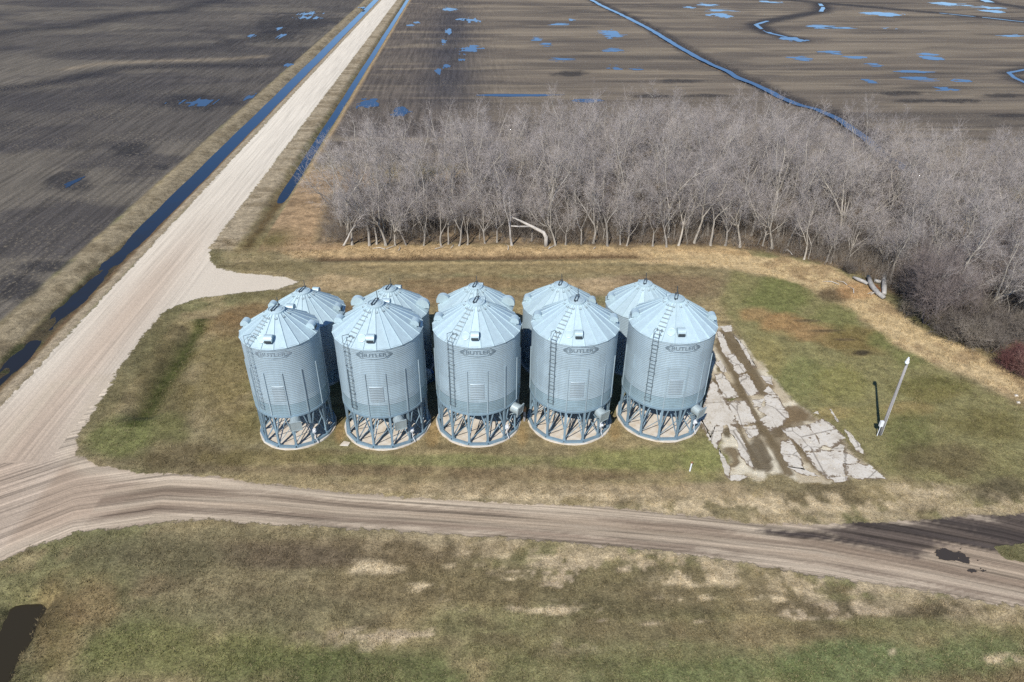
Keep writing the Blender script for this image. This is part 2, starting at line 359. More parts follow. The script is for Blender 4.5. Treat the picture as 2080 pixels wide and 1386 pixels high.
for a, b, ra, rb, c in ((830,770,130,70,alb(118,100,78)),(540,1060,95,160,alb(104,93,78)),(300,910,40,50,alb(96,84,66)),(310,1130,70,100,alb(116,100,78)),(690,900,50,60,alb(104,90,72)),(1200,990,50,90,alb(108,94,78)),(1310,1130,90,80,alb(176,160,142)),(620,560,60,60,alb(124,106,82)),(480,500,50,60,alb(112,96,74)),(320,650,40,20,alb(96,100,58)),(1090,770,70,50,alb(150,128,96)),(240,420,30,35,alb(108,96,70))):
    r = ell(1400+a/3.85, 640+b/3.85, ra/3.85, rb/3.85)+(n2-0.5)*1.2+(n4-0.5)*0.9; blend(c, sb*(1-sstep(0.75, 1.05, r)), .95)
# south field of thin grass
for b in [(700,1120,420,26,alb(104,90,72),.75),(560,1130,160,24,alb(92,80,68),.7),(930,1190,240,50,alb(112,98,74),.6),(300,1130,180,40,alb(102,98,74),.7),(150,1200,120,50,alb(112,108,74),.5),(120,1280,60,110,alb(124,106,74),.8),(190,1230,50,60,alb(134,112,82),.6),
          (400,1330,330,70,GREEN,.75),(760,1370,300,60,alb(86,96,56),.75),(560,1250,200,40,alb(110,106,80),.5),(1150,1370,300,50,alb(104,108,72),.6),(1180,1180,300,50,alb(108,98,74),.7),(1300,1240,200,28,alb(92,86,62),.6),
          (1750,1350,280,58,alb(100,114,74),.9),(2000,1330,120,60,alb(102,114,74),.8),(1500,1370,200,34,alb(98,110,68),.7),(1750,1235,300,26,alb(104,90,74),.7),(1900,1240,120,26,alb(84,74,62),.6),(1500,1200,220,50,alb(112,100,78),.6),
          (1450,1280,330,26,alb(114,102,78),.7),(2040,1280,70,24,alb(102,102,66),.6)]: blob(*b)
# bare pale scuffs in the thin grass
sc = sstep(0.60, 0.70, fbm(x, y, 5.5, 1.5, 44))*((y < 31)*(y > 20)*sstep(-12, -4, x)*(1-sstep(26, 31, y)*0.2))*sstep(22, 25, y)
blend(alb(186,168,148), sc*sstep(0.44, 0.56, n4), .85)
for b in [(750,1150,60,16),(860,1195,40,10),(905,1235,18,22),(1130,1240,90,9),(960,1150,60,9),(1440,1180,120,12),(1700,1195,160,12),(1560,1215,60,8),(1400,1215,60,6),(980,1155,40,8),(1080,1175,60,7),(1820,1325,14,8),(2030,1340,60,14),(2060,1365,30,14),(1850,1180,140,10),(1250,1130,300,8),(1600,1150,200,8)]:
    r = ell(*b); blend(PALE, (1-sstep(0.5, 1.2, r+(n2-0.5)*1.4))*sstep(0.40, 0.58, n4), .9)
# straw verge beside the track, upper side
vs = poly_sd(x, y, TRACK); band = sstep(-2.6, -0.3, vs+jag)*(1-sstep(0, 0.4, vs))
blend(alb(164,148,124), band*sstep(-18, 5, x)*sstep(0.35, 0.55, n4), .85)
for b in [(1650,1020,260,22),(1880,1000,80,24),(1450,1030,160,14),(1100,1008,260,8)]:
    r = ell(*b); blend(alb(180,163,138), (1-sstep(0.5, 1.15, r+(n2-0.5)*1.2))*sstep(0.36, 0.55, n4), .9)
# wood floor, straw edge and the dark swale in front of the wood
fs = poly_sd(x, y, FOREST)
blend(alb(98,82,70), sstep(-1.5, 1.0, fs+jag)); blend(alb(150,130,108), sstep(-1, 1, fs)*sstep(0.52, 0.66, n2), .7); blend(alb(78,66,58), sstep(-1, 1, fs)*sstep(0.52, 0.66, n5), .7)
edge = sstep(-4.6, -3.6, fs+jag*0.5)*(1-sstep(-1.5, 0.5, fs+jag*0.8))*(y > 60)*(x > -24)*(x < 34)
blend(alb(176,150,116), edge, .9)
sw = np.exp(-((y-(74.4-0.02*(x-5))+jag*0.25)/0.75)**2)*sstep(-19.5, -17, x)*(1-sstep(23, 27, x)); blend(alb(92,72,56), sw, .9)
st2 = np.exp(-((y-(72.6-0.02*(x-5))+jag*0.2)/0.5)**2)*sstep(-17, -12, x)*(1-sstep(26, 30, x)); blend(alb(172,152,114), st2, .8)
es = sstep(-0.5, 0.7, poly_sd(x, y, STRAW_E)+jag*0.6); blend(alb(186,164,130), es, .95); blend(alb(140,116,90), es*sstep(0.5, 0.62, n2), .6)
blob(1690,600,40,16,alb(78,66,52),.8); blob(1740,590,40,18,alb(170,128,88),.6)
# ground west of the wood beside the ditch
ww = (x > -25.5)*(x < -15)*sstep(76.5, 78, y)*(1-sstep(105, 112, y)); blend(alb(158,130,104), ww*(1-sstep(-1, 0.5, fs)), .85); blend(alb(120,98,76), ww*(1-sstep(-1, 0.5, fs))*sstep(0.5, 0.6, n5), .7)
# ploughed fields
_l = col@np.array([0.3, 0.55, 0.15]); col = (col*0.80+_l[:, None]*0.20*np.array([1.12, 1.0, 0.66]))*np.array([1.40, 1.36, 1.22])
fw = sstep(-0.4, 0.4, -(x+46.4)+jag*0.35)
blend(alb(98,92,85), fw); blend(alb(122,114,101), fw*sstep(0.46, 0.62, fbm(x, y, 60, 22, 51)), .75); blend(alb(76,72,71), fw*sstep(0.50, 0.66, fbm(x, y, 26, 14, 52)), .75)
blend(alb(136,126,112), fw*sstep(0.55, 0.7, fbm(x, y, 90, 30, 53))*sstep(120, 200, y), .6)
SWALE1 = GP([(-60,190),(0,182),(60,175),(130,163),(200,148),(250,138),(380,133),(540,133),(600,128)]); SWALE2 = GP([(-100,80),(0,66),(90,58),(150,54),(200,43),(260,31),(350,24),(430,4),(470,-4)]); SWALE3 = GP([(120,110),(330,103),(430,98),(500,78),(560,62)])
for P_, wd, s in ((SWALE1,4.5,.9),(SWALE2,8,.85),(SWALE3,5,.5)):
    d, a, g = line_d(x, y, P_); blend(alb(54,52,55), np.exp(-((d+jag*1.2)/wd)**2), s)
STRAWL = GP([(140,140),(200,130),(330,124),(450,121),(530,115)]); d, a, g = line_d(x, y, STRAWL); blend(alb(158,143,120), np.exp(-((d+jag)/2.2)**2), .75)
for b in [(260,300,60,16),(140,372,50,26),(400,207,80,20),(330,340,20,8),(600,45,90,20),(560,75,60,14),(40,590,60,30),(100,540,60,12)]: blob(*b, alb(52,51,54), .75)
fe = np.maximum(sstep(107, 116, y-0.02*x*0)*(x > -25)*1.0, 0)*np.where(fs > -3, 0, 1)
fe = np.maximum(fe, (x > 58)*(y > 96)*np.where(fs > -2, 0, 1)); fe = fe*sstep(-0.3, 0.3, (x+25.4)+jag*0.3)
blend(alb(118,107,93), fe); blend(alb(142,129,110), fe*sstep(0.47, 0.6, fbm(x, y, 70, 10, 61)), .8); blend(alb(78,72,68), fe*sstep(0.53, 0.66, fbm(x, y, 40, 7, 62)), .5); blend(alb(92,84,78), fe*(1-sstep(-10, 12, x)), .7)
blend(alb(62,58,56), fe*sstep(0.60, 0.70, fbm(x, y, 50, 5, 63))*sstep(20, 40, x), .5); blend(alb(150,136,114), fe*sstep(0.60, 0.72, fbm(x, y, 45, 3.5, 64)), .7)
wetx = np.exp(-((x+4+0.0*y)/7)**2)*sstep(140, 170, y)*(1-sstep(300, 360, y)); blend(alb(62,62,68), fe*wetx, .75)
for P_, wd, s in ((CANAL,3.4,.9),(MEANDER,4.5,.95),(FARDITCH,5,.9),(FARDITCH2,5,.9),(EASTDITCH,3,.85)):
    d, a, g = line_d(x, y, P_); blend(alb(54,52,54), np.exp(-((d+jag)/wd)**4), s)
d, a, g = line_d(x, y, CANAL); blend(alb(150,125,92), (d > 1.9)*(d < 3.2)*(g < 0)*sstep(0.5, 0.6, n2)*1.0, .6)
for b in [(1390,165,50,5),(1330,195,50,4),(1430,195,60,4),(1160,150,40,6),(2040,195,60,5),(1940,205,60,4),(1830,190,60,5),(1870,205,50,4),(2050,235,60,5)]: blob(*b, alb(58,54,52), .85)
field = np.maximum(fw, fe); col = col*(1+0.10*fe)[:, None]
typ[:, 1] = field; typ[:, 2] = 1-field
# road banks
bank = sstep(-46.6, -45.6, x+jag*0.5)*(1-sstep(-43.4, -42.8, x)); blend(alb(164,149,120), bank, .95); blend(alb(120,106,80), bank*sstep(0.5, 0.62, n2), .55)
wetl = sstep(-43.3, -42.6, x+jag*0.3)*(1-sstep(-40.4, -39.7, x+jag*0.3)); blend(alb(74,66,50), wetl, .95); blend(alb(64,72,40), wetl*sstep(0.48, 0.6, n2)*(1-sstep(60, 90, y)), .7)
bl2 = sstep(-40.3, -39.6, x+jag*0.3)*(1-sstep(-38.9, -38.3, x)); blend(alb(172,156,130), bl2, .95); blend(alb(126,100,72), np.exp(-((x+40.3+jag*0.3)/0.45)**2), .7)
br = sstep(-31.6, -31.0, x)*(1-sstep(-28.7, -27.7, x+jag*0.5))*sstep(76, 79, y); blend(alb(178,162,134), br, .95); blend(alb(128,112,84), br*sstep(0.5, 0.62, n5), .6)
brm = sstep(-31.6, -31.0, x)*(1-sstep(-30.0, -28.6, x+jag*0.5))*(y < 78)*(y > 44); blend(alb(118,112,78), brm, .7)
wr = np.exp(-((x+26.8+jag*0.3)/0.95)**2); blend(alb(96,78,48), wr*sstep(76, 79, y), .9); blend(alb(72,78,38), wr*(y < 61)*(y > 44), .9); blend(alb(58,50,34), np.exp(-((x+26.2+jag*0.5)/2.0)**2)*(1-sstep(26.5, 28.5, y+jag*0.5)), .95)
blend(alb(104,98,56), np.exp(-((x+24.0+jag*0.6)/2.2)**2)*np.exp(-((y-80.5)/3.0)**2), .85); blend(alb(176,150,112), np.exp(-((x+25.0+jag*0.2)/0.5)**2)*sstep(100, 108, y), .9)
# gravel
col0 = col.copy(); s_road = np.minimum(x-ROAD_L, ROAD_R-x); s_nth = poly_sd(x, y, GRAVEL_NORTH); s_trk = poly_sd(x, y, TRACK)
gmask = sstep(-1.1, 1.1, np.maximum(np.maximum(s_road, s_nth), s_trk))
roadm = sstep(-1.6, -0.8, s_road)
nth = sstep(-1.6, -0.8, s_nth)
trm = sstep(-1.6, -0.8, s_trk)
grav = np.maximum(np.maximum(roadm, nth), trm)
roadm = roadm*(1-0.0*trm)
blend(alb(172,156,138), trm)
blend(alb(220,211,197), np.maximum(roadm, nth))
far = sstep(70, 130, y); blend(alb(232,225,212), roadm*far)
blend(alb(202,184,166), roadm*np.exp(-((x+34.2)/2.3)**2)*(1-sstep(62, 95, y)), .8)
blend(alb(184,166,149), np.maximum(roadm, trm)*(x < -24)*(1-sstep(36, 52, y+0.25*(x+30))), .75)
blend(alb(206,193,175), trm*np.exp(-((poly_sd(x, y, TRACK)-0.5)/0.7)**2), .7)
dt, al_, sg_ = line_d(x, y, TRACK_MID); acr = dt*sg_
for o, wd, c, s in ((-2.3,0.2,alb(128,112,98),.6),(2.0,0.2,alb(126,110,97),.6),(0.3,0.16,alb(118,103,92),.6),(-1.3,0.14,alb(116,101,90),.7),(-0.9,0.28,alb(120,104,92),.8),(0.75,0.3,alb(124,108,95),.7),(-0.1,0.3,alb(186,173,156),.7),(1.5,0.35,alb(178,164,146),.7),(-1.7,0.3,alb(182,168,150),.6)):
    blend(c, trm*(x > -26)*np.exp(-((acr-o+(n3-0.5)*1.0)/wd)**2)*sstep(0.3, 0.55, fbm(al_, acr, 7, 0.6, 71)), s)
mst = fbm(al_, acr, 9, 0.55, 73)-0.5; md = sstep(-0.4, 0.4, poly_sd(x, y, MUD)+jag*0.5+mst*3.2); blend(alb(92,83,78), md, .95); blend(alb(72,66,64), md*sstep(0.0, 0.12, mst), .8)
blend(alb(150,136,120), md*sstep(0.12, 0.2, -mst), .7)
WEDGE = GP([(2020,1112),(2090,1100),(2300,1090),(3000,1060),(3000,1300),(2300,1180),(2090,1150),(2050,1138)]); gcol = col*np.array([1.10, 1.06, 0.98]); col = col0; wdg = sstep(-0.5, 0.5, poly_sd(x, y, WEDGE)+jag*0.6); gmask = gmask*(1-wdg); blend(alb(108,104,70), wdg, .9)
g3 = np.clip(gmask, 0, 1); g3h = sstep(0.4, 0.6, gmask); grav = g3h; typ[:, 0] = g3; typ[:, 1] *= 1-g3h; 
typ[:, 2] *= 1-0.72*sb
# streak coordinates along the wheel tracks
use_t = trm*(1-sstep(-0.5, 0.5, s_road)*(y > 40))
trk[:, 0] = np.where(use_t > 0.5, acr, x); trk[:, 1] = np.where(use_t > 0.5, al_, y); trk[:, 2] = np.where(use_t > 0.5, 1.0, 0.36)*(1-0.8*nth*(1-roadm))
# rings of trampled earth round the pads
nxg, nyg = len(gx), len(gy)
ii = np.arange(nyg-1)[:, None]*nxg+np.arange(nxg-1)[None, :]
quads = np.stack([ii, ii+1, ii+1+nxg, ii+nxg], -1).reshape(-1, 4)
gm = np_mesh('ground', np.stack([x, y, Z], 1), quads, smooth=True)
for nm, arr in (('col', col), ('typ', typ), ('gcol', gcol)):
    at = gm.attributes.new(nm, 'FLOAT_COLOR', 'POINT'); at.data.foreach_set('color', np.concatenate([arr, np.ones((N, 1))], 1).astype(np.float32).ravel())
at = gm.attributes.new('trk', 'FLOAT_VECTOR', 'POINT'); at.data.foreach_set('vector', trk.astype(np.float32).ravel())

mt, nt, p = new_mat('ground_cover'); p.inputs['Roughness'].default_value = 0.95; p.inputs['Specular IOR Level'].default_value = 0.15
geo = nd(nt, 'ShaderNodeNewGeometry'); pos = geo.outputs['Position']
ac = nd(nt, 'ShaderNodeAttribute', attribute_name='col'); atp = nd(nt, 'ShaderNodeAttribute', attribute_name='typ'); atk = nd(nt, 'ShaderNodeAttribute', attribute_name='trk')
sep = nd(nt, 'ShaderNodeSeparateColor'); nt.links.new(atp.outputs['Color'], sep.inputs[0]); gv, fd, gr = sep.outputs
base = ac.outputs['Color']
agc = nd(nt, 'ShaderNodeAttribute', attribute_name='gcol')
ragged = math_(nt, 'ADD', gv, math_(nt, 'MULTIPLY', math_(nt, 'SUBTRACT', noise(nt, pos, 1.1, 9, 0.74), 0.5), 1.15))
mr = nd(nt, 'ShaderNodeMapRange', interpolation_type='SMOOTHSTEP'); nt.links.new(ragged, mr.inputs[0]); mr.inputs[1].default_value = 0.46; mr.inputs[2].default_value = 0.56
gv = mr.outputs[0]; gr = math_(nt, 'MULTIPLY', gr, math_(nt, 'SUBTRACT', 1.0, gv))
base = mixc(nt, gv, base, agc.outputs['Color'])
nf = noise(nt, pos, 2.6, 8, 0.72); nff = noise(nt, mapping(nt, pos, (9, 9, 9)), 1.0, 5, 0.75)
# grass: tufts of lighter and darker dead blades
tuft = math_(nt, 'MAXIMUM', math_(nt, 'MULTIPLY_ADD', nff, 2.6, -0.28), 0.25)
clump = ramp(nt, noise(nt, pos, 0.95, 9, 0.80), [(0.36, 0.58), (0.5, 1.02), (0.64, 1.50)])
k = mixc(nt, gr, (1, 1, 1), mixc(nt, 1.0, mixc(nt, 1.0, tuft, clump, 'MULTIPLY'), math_(nt, 'MULTIPLY_ADD', nf, 1.1, 0.45), 'MULTIPLY'))
base = mixc(nt, 1.0, base, k, 'MULTIPLY')
straw = ramp(nt, noise(nt, mapping(nt, pos, (5, 11, 5), (0, 0, 0.5)), 1.0, 4, 0.7), [(0.56, 0.0), (0.70, 0.55)])
base = mixc(nt, math_(nt, 'MULTIPLY', straw, gr), base, alb(176, 158, 122))
# gravel: stones, wheel streaks
seps = nd(nt, 'ShaderNodeSeparateXYZ'); nt.links.new(atk.outputs['Vector'], seps.inputs[0])
cmb = nd(nt, 'ShaderNodeCombineXYZ'); nt.links.new(math_(nt, 'MULTIPLY', seps.outputs[0], 2.6), cmb.inputs[0]); nt.links.new(math_(nt, 'MULTIPLY', seps.outputs[1], 0.045), cmb.inputs[1])
stk = noise(nt, cmb.outputs[0], 1.0, 5, 0.62)
cmb2 = nd(nt, 'ShaderNodeCombineXYZ'); nt.links.new(math_(nt, 'MULTIPLY', seps.outputs[0], 7.0), cmb2.inputs[0]); nt.links.new(math_(nt, 'MULTIPLY', seps.outputs[1], 0.10), cmb2.inputs[1])
stk = math_(nt, 'ADD', math_(nt, 'MULTIPLY', stk, 0.6), math_(nt, 'MULTIPLY', noise(nt, cmb2.outputs[0], 1.0, 4, 0.6), 0.4))
stkf = mixc(nt, math_(nt, 'MULTIPLY', seps.outputs[2], gv), (1, 1, 1), ramp(nt, stk, [(0.40, 0.52), (0.47, 0.88), (0.53, 1.06), (0.60, 1.36)]))
base = mixc(nt, 1.0, base, stkf, 'MULTIPLY')
gfac = mixc(nt, gv, (1, 1, 1), math_(nt, 'MULTIPLY_ADD', noise(nt, pos, 6.0, 8, 0.85), 0.9, 0.55)); base = mixc(nt, 1.0, base, gfac, 'MULTIPLY')
# fields: clods, furrows, flecks of stubble
fur = noise(nt, mapping(nt, pos, (1.3, 0.07, 1)), 1.0, 4, 0.6); fur2 = noise(nt, mapping(nt, pos, (0.05, 0.9, 1)), 1.0, 5, 0.65)
spx = nd(nt, 'ShaderNodeSeparateXYZ'); nt.links.new(pos, spx.inputs[0])
east = nd(nt, 'ShaderNodeMapRange'); nt.links.new(spx.outputs[0], east.inputs[0]); east.inputs[1].default_value = -8; east.inputs[2].default_value = 20
fur3 = noise(nt, mapping(nt, pos, (0.014, 0.26, 1)), 1.0, 7, 0.72)
fur2 = math_(nt, 'ADD', math_(nt, 'MULTIPLY', fur2, 0.35), math_(nt, 'MULTIPLY', fur3, 0.65))
fmix = mixc(nt, east.outputs[0], fur, fur2)
ff = mixc(nt, fd, (1, 1, 1), mixc(nt, 1.0, ramp(nt, fmix, [(0.36, 0.70), (0.64, 1.28)]), math_(nt, 'MULTIPLY_ADD', nf, 1.2, 0.4), 'MULTIPLY')); base = mixc(nt, 1.0, base, ff, 'MULTIPLY')
fl = ramp(nt, noise(nt, mapping(nt, pos, (2.6, 1.7, 2), (0, 0, 0.4)), 1.0, 5, 0.72), [(0.53, 0.0), (0.62, 0.75)])
fl = math_(nt, 'MULTIPLY', fl, ramp(nt, noise(nt, mapping(nt, pos, (0.05, 0.09, 1)), 1.0, 6, 0.7), [(0.38, 0.1), (0.62, 1.0)]))
base = mixc(nt, math_(nt, 'MULTIPLY', fl, fd), base, alb(158, 146, 124))
nt.links.new(base, p.inputs['Base Color'])
hb = math_(nt, 'ADD', math_(nt, 'MULTIPLY', nff, math_(nt, 'MULTIPLY_ADD', gv, -0.8, 1.0)), math_(nt, 'MULTIPLY', nf, 0.6))
bump(nt, hb, 0.75, 0.10, p)
gm.materials.append(mt)
tag(link('ground', gm), 'flat farm ground with dormant grass, gravel road and ploughed fields', kind='structure')

# ------------------------------------------------------------------ water
def water_mat(name, c, rough=0.04, murk_to_sky_blue=False):
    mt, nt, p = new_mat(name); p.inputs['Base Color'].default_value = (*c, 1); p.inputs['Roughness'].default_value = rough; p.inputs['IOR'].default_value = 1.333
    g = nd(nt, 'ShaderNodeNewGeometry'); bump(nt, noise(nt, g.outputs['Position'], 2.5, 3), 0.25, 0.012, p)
    if murk_to_sky_blue:  # dark murk nearby, sky-reflection blue painted into the base colour farther off
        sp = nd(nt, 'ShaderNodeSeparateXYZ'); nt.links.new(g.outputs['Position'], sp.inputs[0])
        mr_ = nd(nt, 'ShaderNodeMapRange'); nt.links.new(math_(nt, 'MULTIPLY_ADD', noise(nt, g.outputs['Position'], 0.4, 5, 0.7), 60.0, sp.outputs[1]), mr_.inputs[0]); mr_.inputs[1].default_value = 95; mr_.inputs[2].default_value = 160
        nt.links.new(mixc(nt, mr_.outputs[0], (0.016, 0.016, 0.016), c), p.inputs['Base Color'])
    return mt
M['water'] = water_mat('standing_water', (0.008, 0.024, 0.055), 0.04, True)  # blue tint in the base colour helps out the reflected sky
M['murk'] = water_mat('murky_water', (0.030, 0.024, 0.013), 0.12)
M['mudwater'] = water_mat('muddy_puddle_water', tuple(alb(74, 67, 60)), 0.28)
def struct(name, me, label): return tag(link(name, me), label, kind='structure')
def strip(pts, widths, z, seed, step=1.0):
    P = np.asarray(pts, float); seg = np.hypot(*np.diff(P, axis=0).T); L = np.concatenate([[0], np.cumsum(seg)])
    t = np.arange(0, L[-1], step); cx = np.interp(t, L, P[:, 0]); cy = np.interp(t, L, P[:, 1]); wd = np.interp(t, L, widths)
    dx = np.gradient(cx); dy = np.gradient(cy); l = np.hypot(dx, dy); nx, ny = -dy/l, dx/l
    wl_ = wd*(0.6+0.8*fbm(t, t*0, 5, 5, seed, 3)); wr_ = wd*(0.6+0.8*fbm(t, t*0, 5, 5, seed+9, 3))
    V = np.concatenate([np.stack([cx+nx*wl_, cy+ny*wl_, 0*t+z], 1), np.stack([cx-nx*wr_, cy-ny*wr_, 0*t+z], 1)]); n = len(t); i = np.arange(n-1)
    return np_mesh('water', V, np.stack([i, i+n, i+n+1, i+1], 1))
def wsheet(name, x0, x1, y0, y1, z, mat, label):
    me = np_mesh(name, [(x0, y0, z), (x1, y0, z), (x1, y1, z), (x0, y1, z)], [(0, 1, 2, 3)]); me.materials.append(mat); return struct(name, me, label)
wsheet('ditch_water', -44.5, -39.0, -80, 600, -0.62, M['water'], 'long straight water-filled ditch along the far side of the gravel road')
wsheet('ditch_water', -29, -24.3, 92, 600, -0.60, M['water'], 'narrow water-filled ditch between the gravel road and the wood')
wsheet('culvert_pool', -30.2, -21.9, -40, 28.4, -0.70, M['murk'], 'dark murky pool below the lower track culvert')
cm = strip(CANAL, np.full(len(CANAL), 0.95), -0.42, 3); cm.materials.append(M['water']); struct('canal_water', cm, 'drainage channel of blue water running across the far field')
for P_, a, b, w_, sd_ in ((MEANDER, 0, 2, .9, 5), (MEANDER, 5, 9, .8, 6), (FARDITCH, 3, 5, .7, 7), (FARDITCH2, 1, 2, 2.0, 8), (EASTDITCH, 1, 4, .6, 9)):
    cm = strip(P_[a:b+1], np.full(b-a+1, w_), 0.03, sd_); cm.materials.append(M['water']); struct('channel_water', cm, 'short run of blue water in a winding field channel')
PUD = [(910,64,7,5,0),(902,86,5,5,0),(907,134,6,4,0),(893,143,9,8,1),(847,46,6,2,0),(833,52,7,2,0),(912,19,13,3,0),(965,40,20,5,2),(938,40,10,2,0),(955,100,20,8,2),(940,116,7,9,2),(1050,194,80,2.6,0),(1140,121,22,3,3),(1108,90,13,4,3),(1092,80,14,3,3),
 (1240,68,20,8,3),(1245,103,20,4,3),(1250,137,14,4,3),(1295,141,11,2,3),(1160,41,7,2,3),(1135,50,20,2,3),(1463,32,22,4,0),(1437,10,17,3,3),(1465,21,32,2,3),(1400,15,9,2,3),(1790,29,35,3.4,0),(1608,80,23,4,0),(1690,107,28,3,3),(1735,117,28,2.6,3),(1668,54,24,3,3),(1705,57,26,1.6,3),
 (1888,111,20,2.6,0),(1892,118,21,4,0),(1855,147,32,3.4,3),(1865,160,32,4,3),(1955,164,18,3,3),(1920,182,23,4.5,3),(1625,119,18,4,3),(1778,133,16,3,3),(1767,166,12,3.5,3),(2055,72,26,2.2,3),(1840,66,13,2,3),(1807,58,12,1.6,3),(1925,8,30,3.4,3),(2010,15,24,2.6,3),(2012,23,21,2.6,0),(1560,4,22,2,3),
 (400,207,40,7,1),(510,73,14,3,1),(568,58,10,3,1),(574,73,12,4,1),(625,37,26,4,1),(628,28,22,3,1),(585,132,9,3,1),(140,372,14,12,1),(505,197,12,6,1),(748,211,24,9,0),(814,228,17,8,0),(1195,205,30,4,3),(735,16,6,1.5,1)]
# stripe: 0 plain, 1 furrows slanting, 2 crossed furrows, 3 furrows lying across
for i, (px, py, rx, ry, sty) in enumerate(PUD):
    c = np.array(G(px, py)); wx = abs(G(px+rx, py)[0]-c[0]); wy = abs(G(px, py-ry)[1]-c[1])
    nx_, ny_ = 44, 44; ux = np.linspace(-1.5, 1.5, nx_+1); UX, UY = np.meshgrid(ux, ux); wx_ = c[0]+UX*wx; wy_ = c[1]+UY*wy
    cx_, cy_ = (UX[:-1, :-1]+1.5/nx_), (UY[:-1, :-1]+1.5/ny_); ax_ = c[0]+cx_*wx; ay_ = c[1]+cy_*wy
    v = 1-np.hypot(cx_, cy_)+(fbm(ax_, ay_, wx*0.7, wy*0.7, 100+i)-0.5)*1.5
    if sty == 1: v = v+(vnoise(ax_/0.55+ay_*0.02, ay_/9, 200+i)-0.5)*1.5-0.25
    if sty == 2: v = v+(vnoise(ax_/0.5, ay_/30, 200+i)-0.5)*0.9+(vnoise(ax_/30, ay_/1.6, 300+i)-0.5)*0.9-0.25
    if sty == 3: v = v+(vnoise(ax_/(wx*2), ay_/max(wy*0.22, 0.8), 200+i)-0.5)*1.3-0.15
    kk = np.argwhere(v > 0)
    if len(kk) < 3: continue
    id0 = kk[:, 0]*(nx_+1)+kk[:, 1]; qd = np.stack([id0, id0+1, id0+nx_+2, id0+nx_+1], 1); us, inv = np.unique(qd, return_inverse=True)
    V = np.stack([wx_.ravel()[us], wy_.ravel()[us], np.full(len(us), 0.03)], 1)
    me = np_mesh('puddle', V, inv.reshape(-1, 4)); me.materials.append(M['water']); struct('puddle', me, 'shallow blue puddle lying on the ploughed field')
c = np.array(G(1962, 1137)); ux = np.linspace(-1.6, 1.6, 121); UX, UY = np.meshgrid(ux, ux); MX, MY = c[0]+UX*1.35+UY*-0.35, c[1]+UY*1.0
v = 1-np.hypot(UX[:-1, :-1], UY[:-1, :-1])+(fbm(MX[:-1, :-1], MY[:-1, :-1], 1.1, 0.7, 411, 5)-0.5)*2.2
kk = np.argwhere(v > 0.12); id0 = kk[:, 0]*121+kk[:, 1]; us, inv = np.unique(np.stack([id0, id0+1, id0+122, id0+121], 1), return_inverse=True)
zz = ground_z(MX.ravel()[us], MY.ravel()[us]).max()+0.02
me = np_mesh('puddle', np.stack([MX.ravel()[us], MY.ravel()[us], np.full(len(us), zz)], 1), inv.reshape(-1, 4)); me.materials.append(M['mudwater']); struct('puddle', me, 'brown muddy puddle in the wheel ruts of the lower track')

# ------------------------------------------------------------------ grain bins
def az(a, r, z): return Vector((r*math.sin(math.radians(a)), -r*math.cos(math.radians(a)), z))      # a = degrees from -Y (south) towards +X
def corrugated(name, R, z0, z1, mat, pitch=0.15, amp=0.013, n=88, a0=-180.0, a1=180.0, off=0.0):
    nr = max(2, int(round((z1-z0)/pitch*4)))+1
    zz = np.linspace(z0, z1, nr); rr = R+off+amp*np.sin((zz-z0)/pitch*2*np.pi)
    full = a1-a0 >= 359.9; aa = np.radians(np.linspace(a0, a1, n, endpoint=not full))
    V = np.stack([np.outer(rr, np.sin(aa)), -np.outer(rr, np.cos(aa)), np.repeat(zz[:, None], n, 1)], -1).reshape(-1, 3)
    i = np.arange(nr-1)[:, None]*n; j = np.arange(n if full else n-1)[None, :]; j2 = (j+1) % n
    q = np.stack([i+j, i+j2, i+n+j2, i+n+j], -1).reshape(-1, 4)
    me = np_mesh(name, V, q, smooth=True); me.materials.append(mat); return me
def roof_panel_mesh(R, n, z0, rise):
    """one sector of the roof as a thin sheet with a raised rib along its edge; spans azimuth 0..360/n"""
    mb = MB(); r0, r1 = 0.46, R+0.09; s = rise/(R-0.42); da = 360.0/n
    zf = lambda r: z0+rise-(r-0.42)*s
    A, B, C_, D = az(0, r1, zf(r1)), az(da, r1, zf(r1)), az(da, r0, zf(r0)), az(0, r0, zf(r0))
    dn = Vector((0, 0, -0.012)); mb.add([A, B, C_, D, A+dn, B+dn, C_+dn, D+dn], [(0,1,2,3),(7,6,5,4),(0,4,5,1),(1,5,6,2),(2,6,7,3),(3,7,4,0)])
    out = az(0, 1, 0); tg = Vector((-out.y, out.x, 0)); h = 0.065; w = 0.028
    vs = []
    for r in (r1+0.01, r0):
        c = az(0, r, zf(r)); vs += [c-tg*w, c+tg*w, c+tg*w*0.5+Vector((0,0,h)), c-tg*w*0.5+Vector((0,0,h))]
    mb.add(vs, [(0,1,2,3),(7,6,5,4),(0,4,5,1),(1,5,6,2),(2,6,7,3),(3,7,4,0)])
    # two shallow stiffening creases
    return mb.mesh('roof_panel', M['roof'])
def roof_cap_mesh(ztop):
    mb = MB(); n = 28
    prof = [(0.62, ztop-0.14), (0.62, ztop+0.02), (0.52, ztop+0.06), (0.50, ztop-0.02), (0.47, ztop-0.02), (0.45, ztop+0.05), (0.2, ztop+0.12), (0.0, ztop+0.14)]
    vs = [(r*math.cos(2*math.pi*k/n), r*math.sin(2*math.pi*k/n), z) for r, z in prof for k in range(n)]
    fs = [(i*n+k, i*n+(k+1) % n, (i+1)*n+(k+1) % n, (i+1)*n+k) for i in range(len(prof)-1) for k in range(n)]
    mb.add(vs, fs); return mb.mesh('roof_cap', M['roof'])
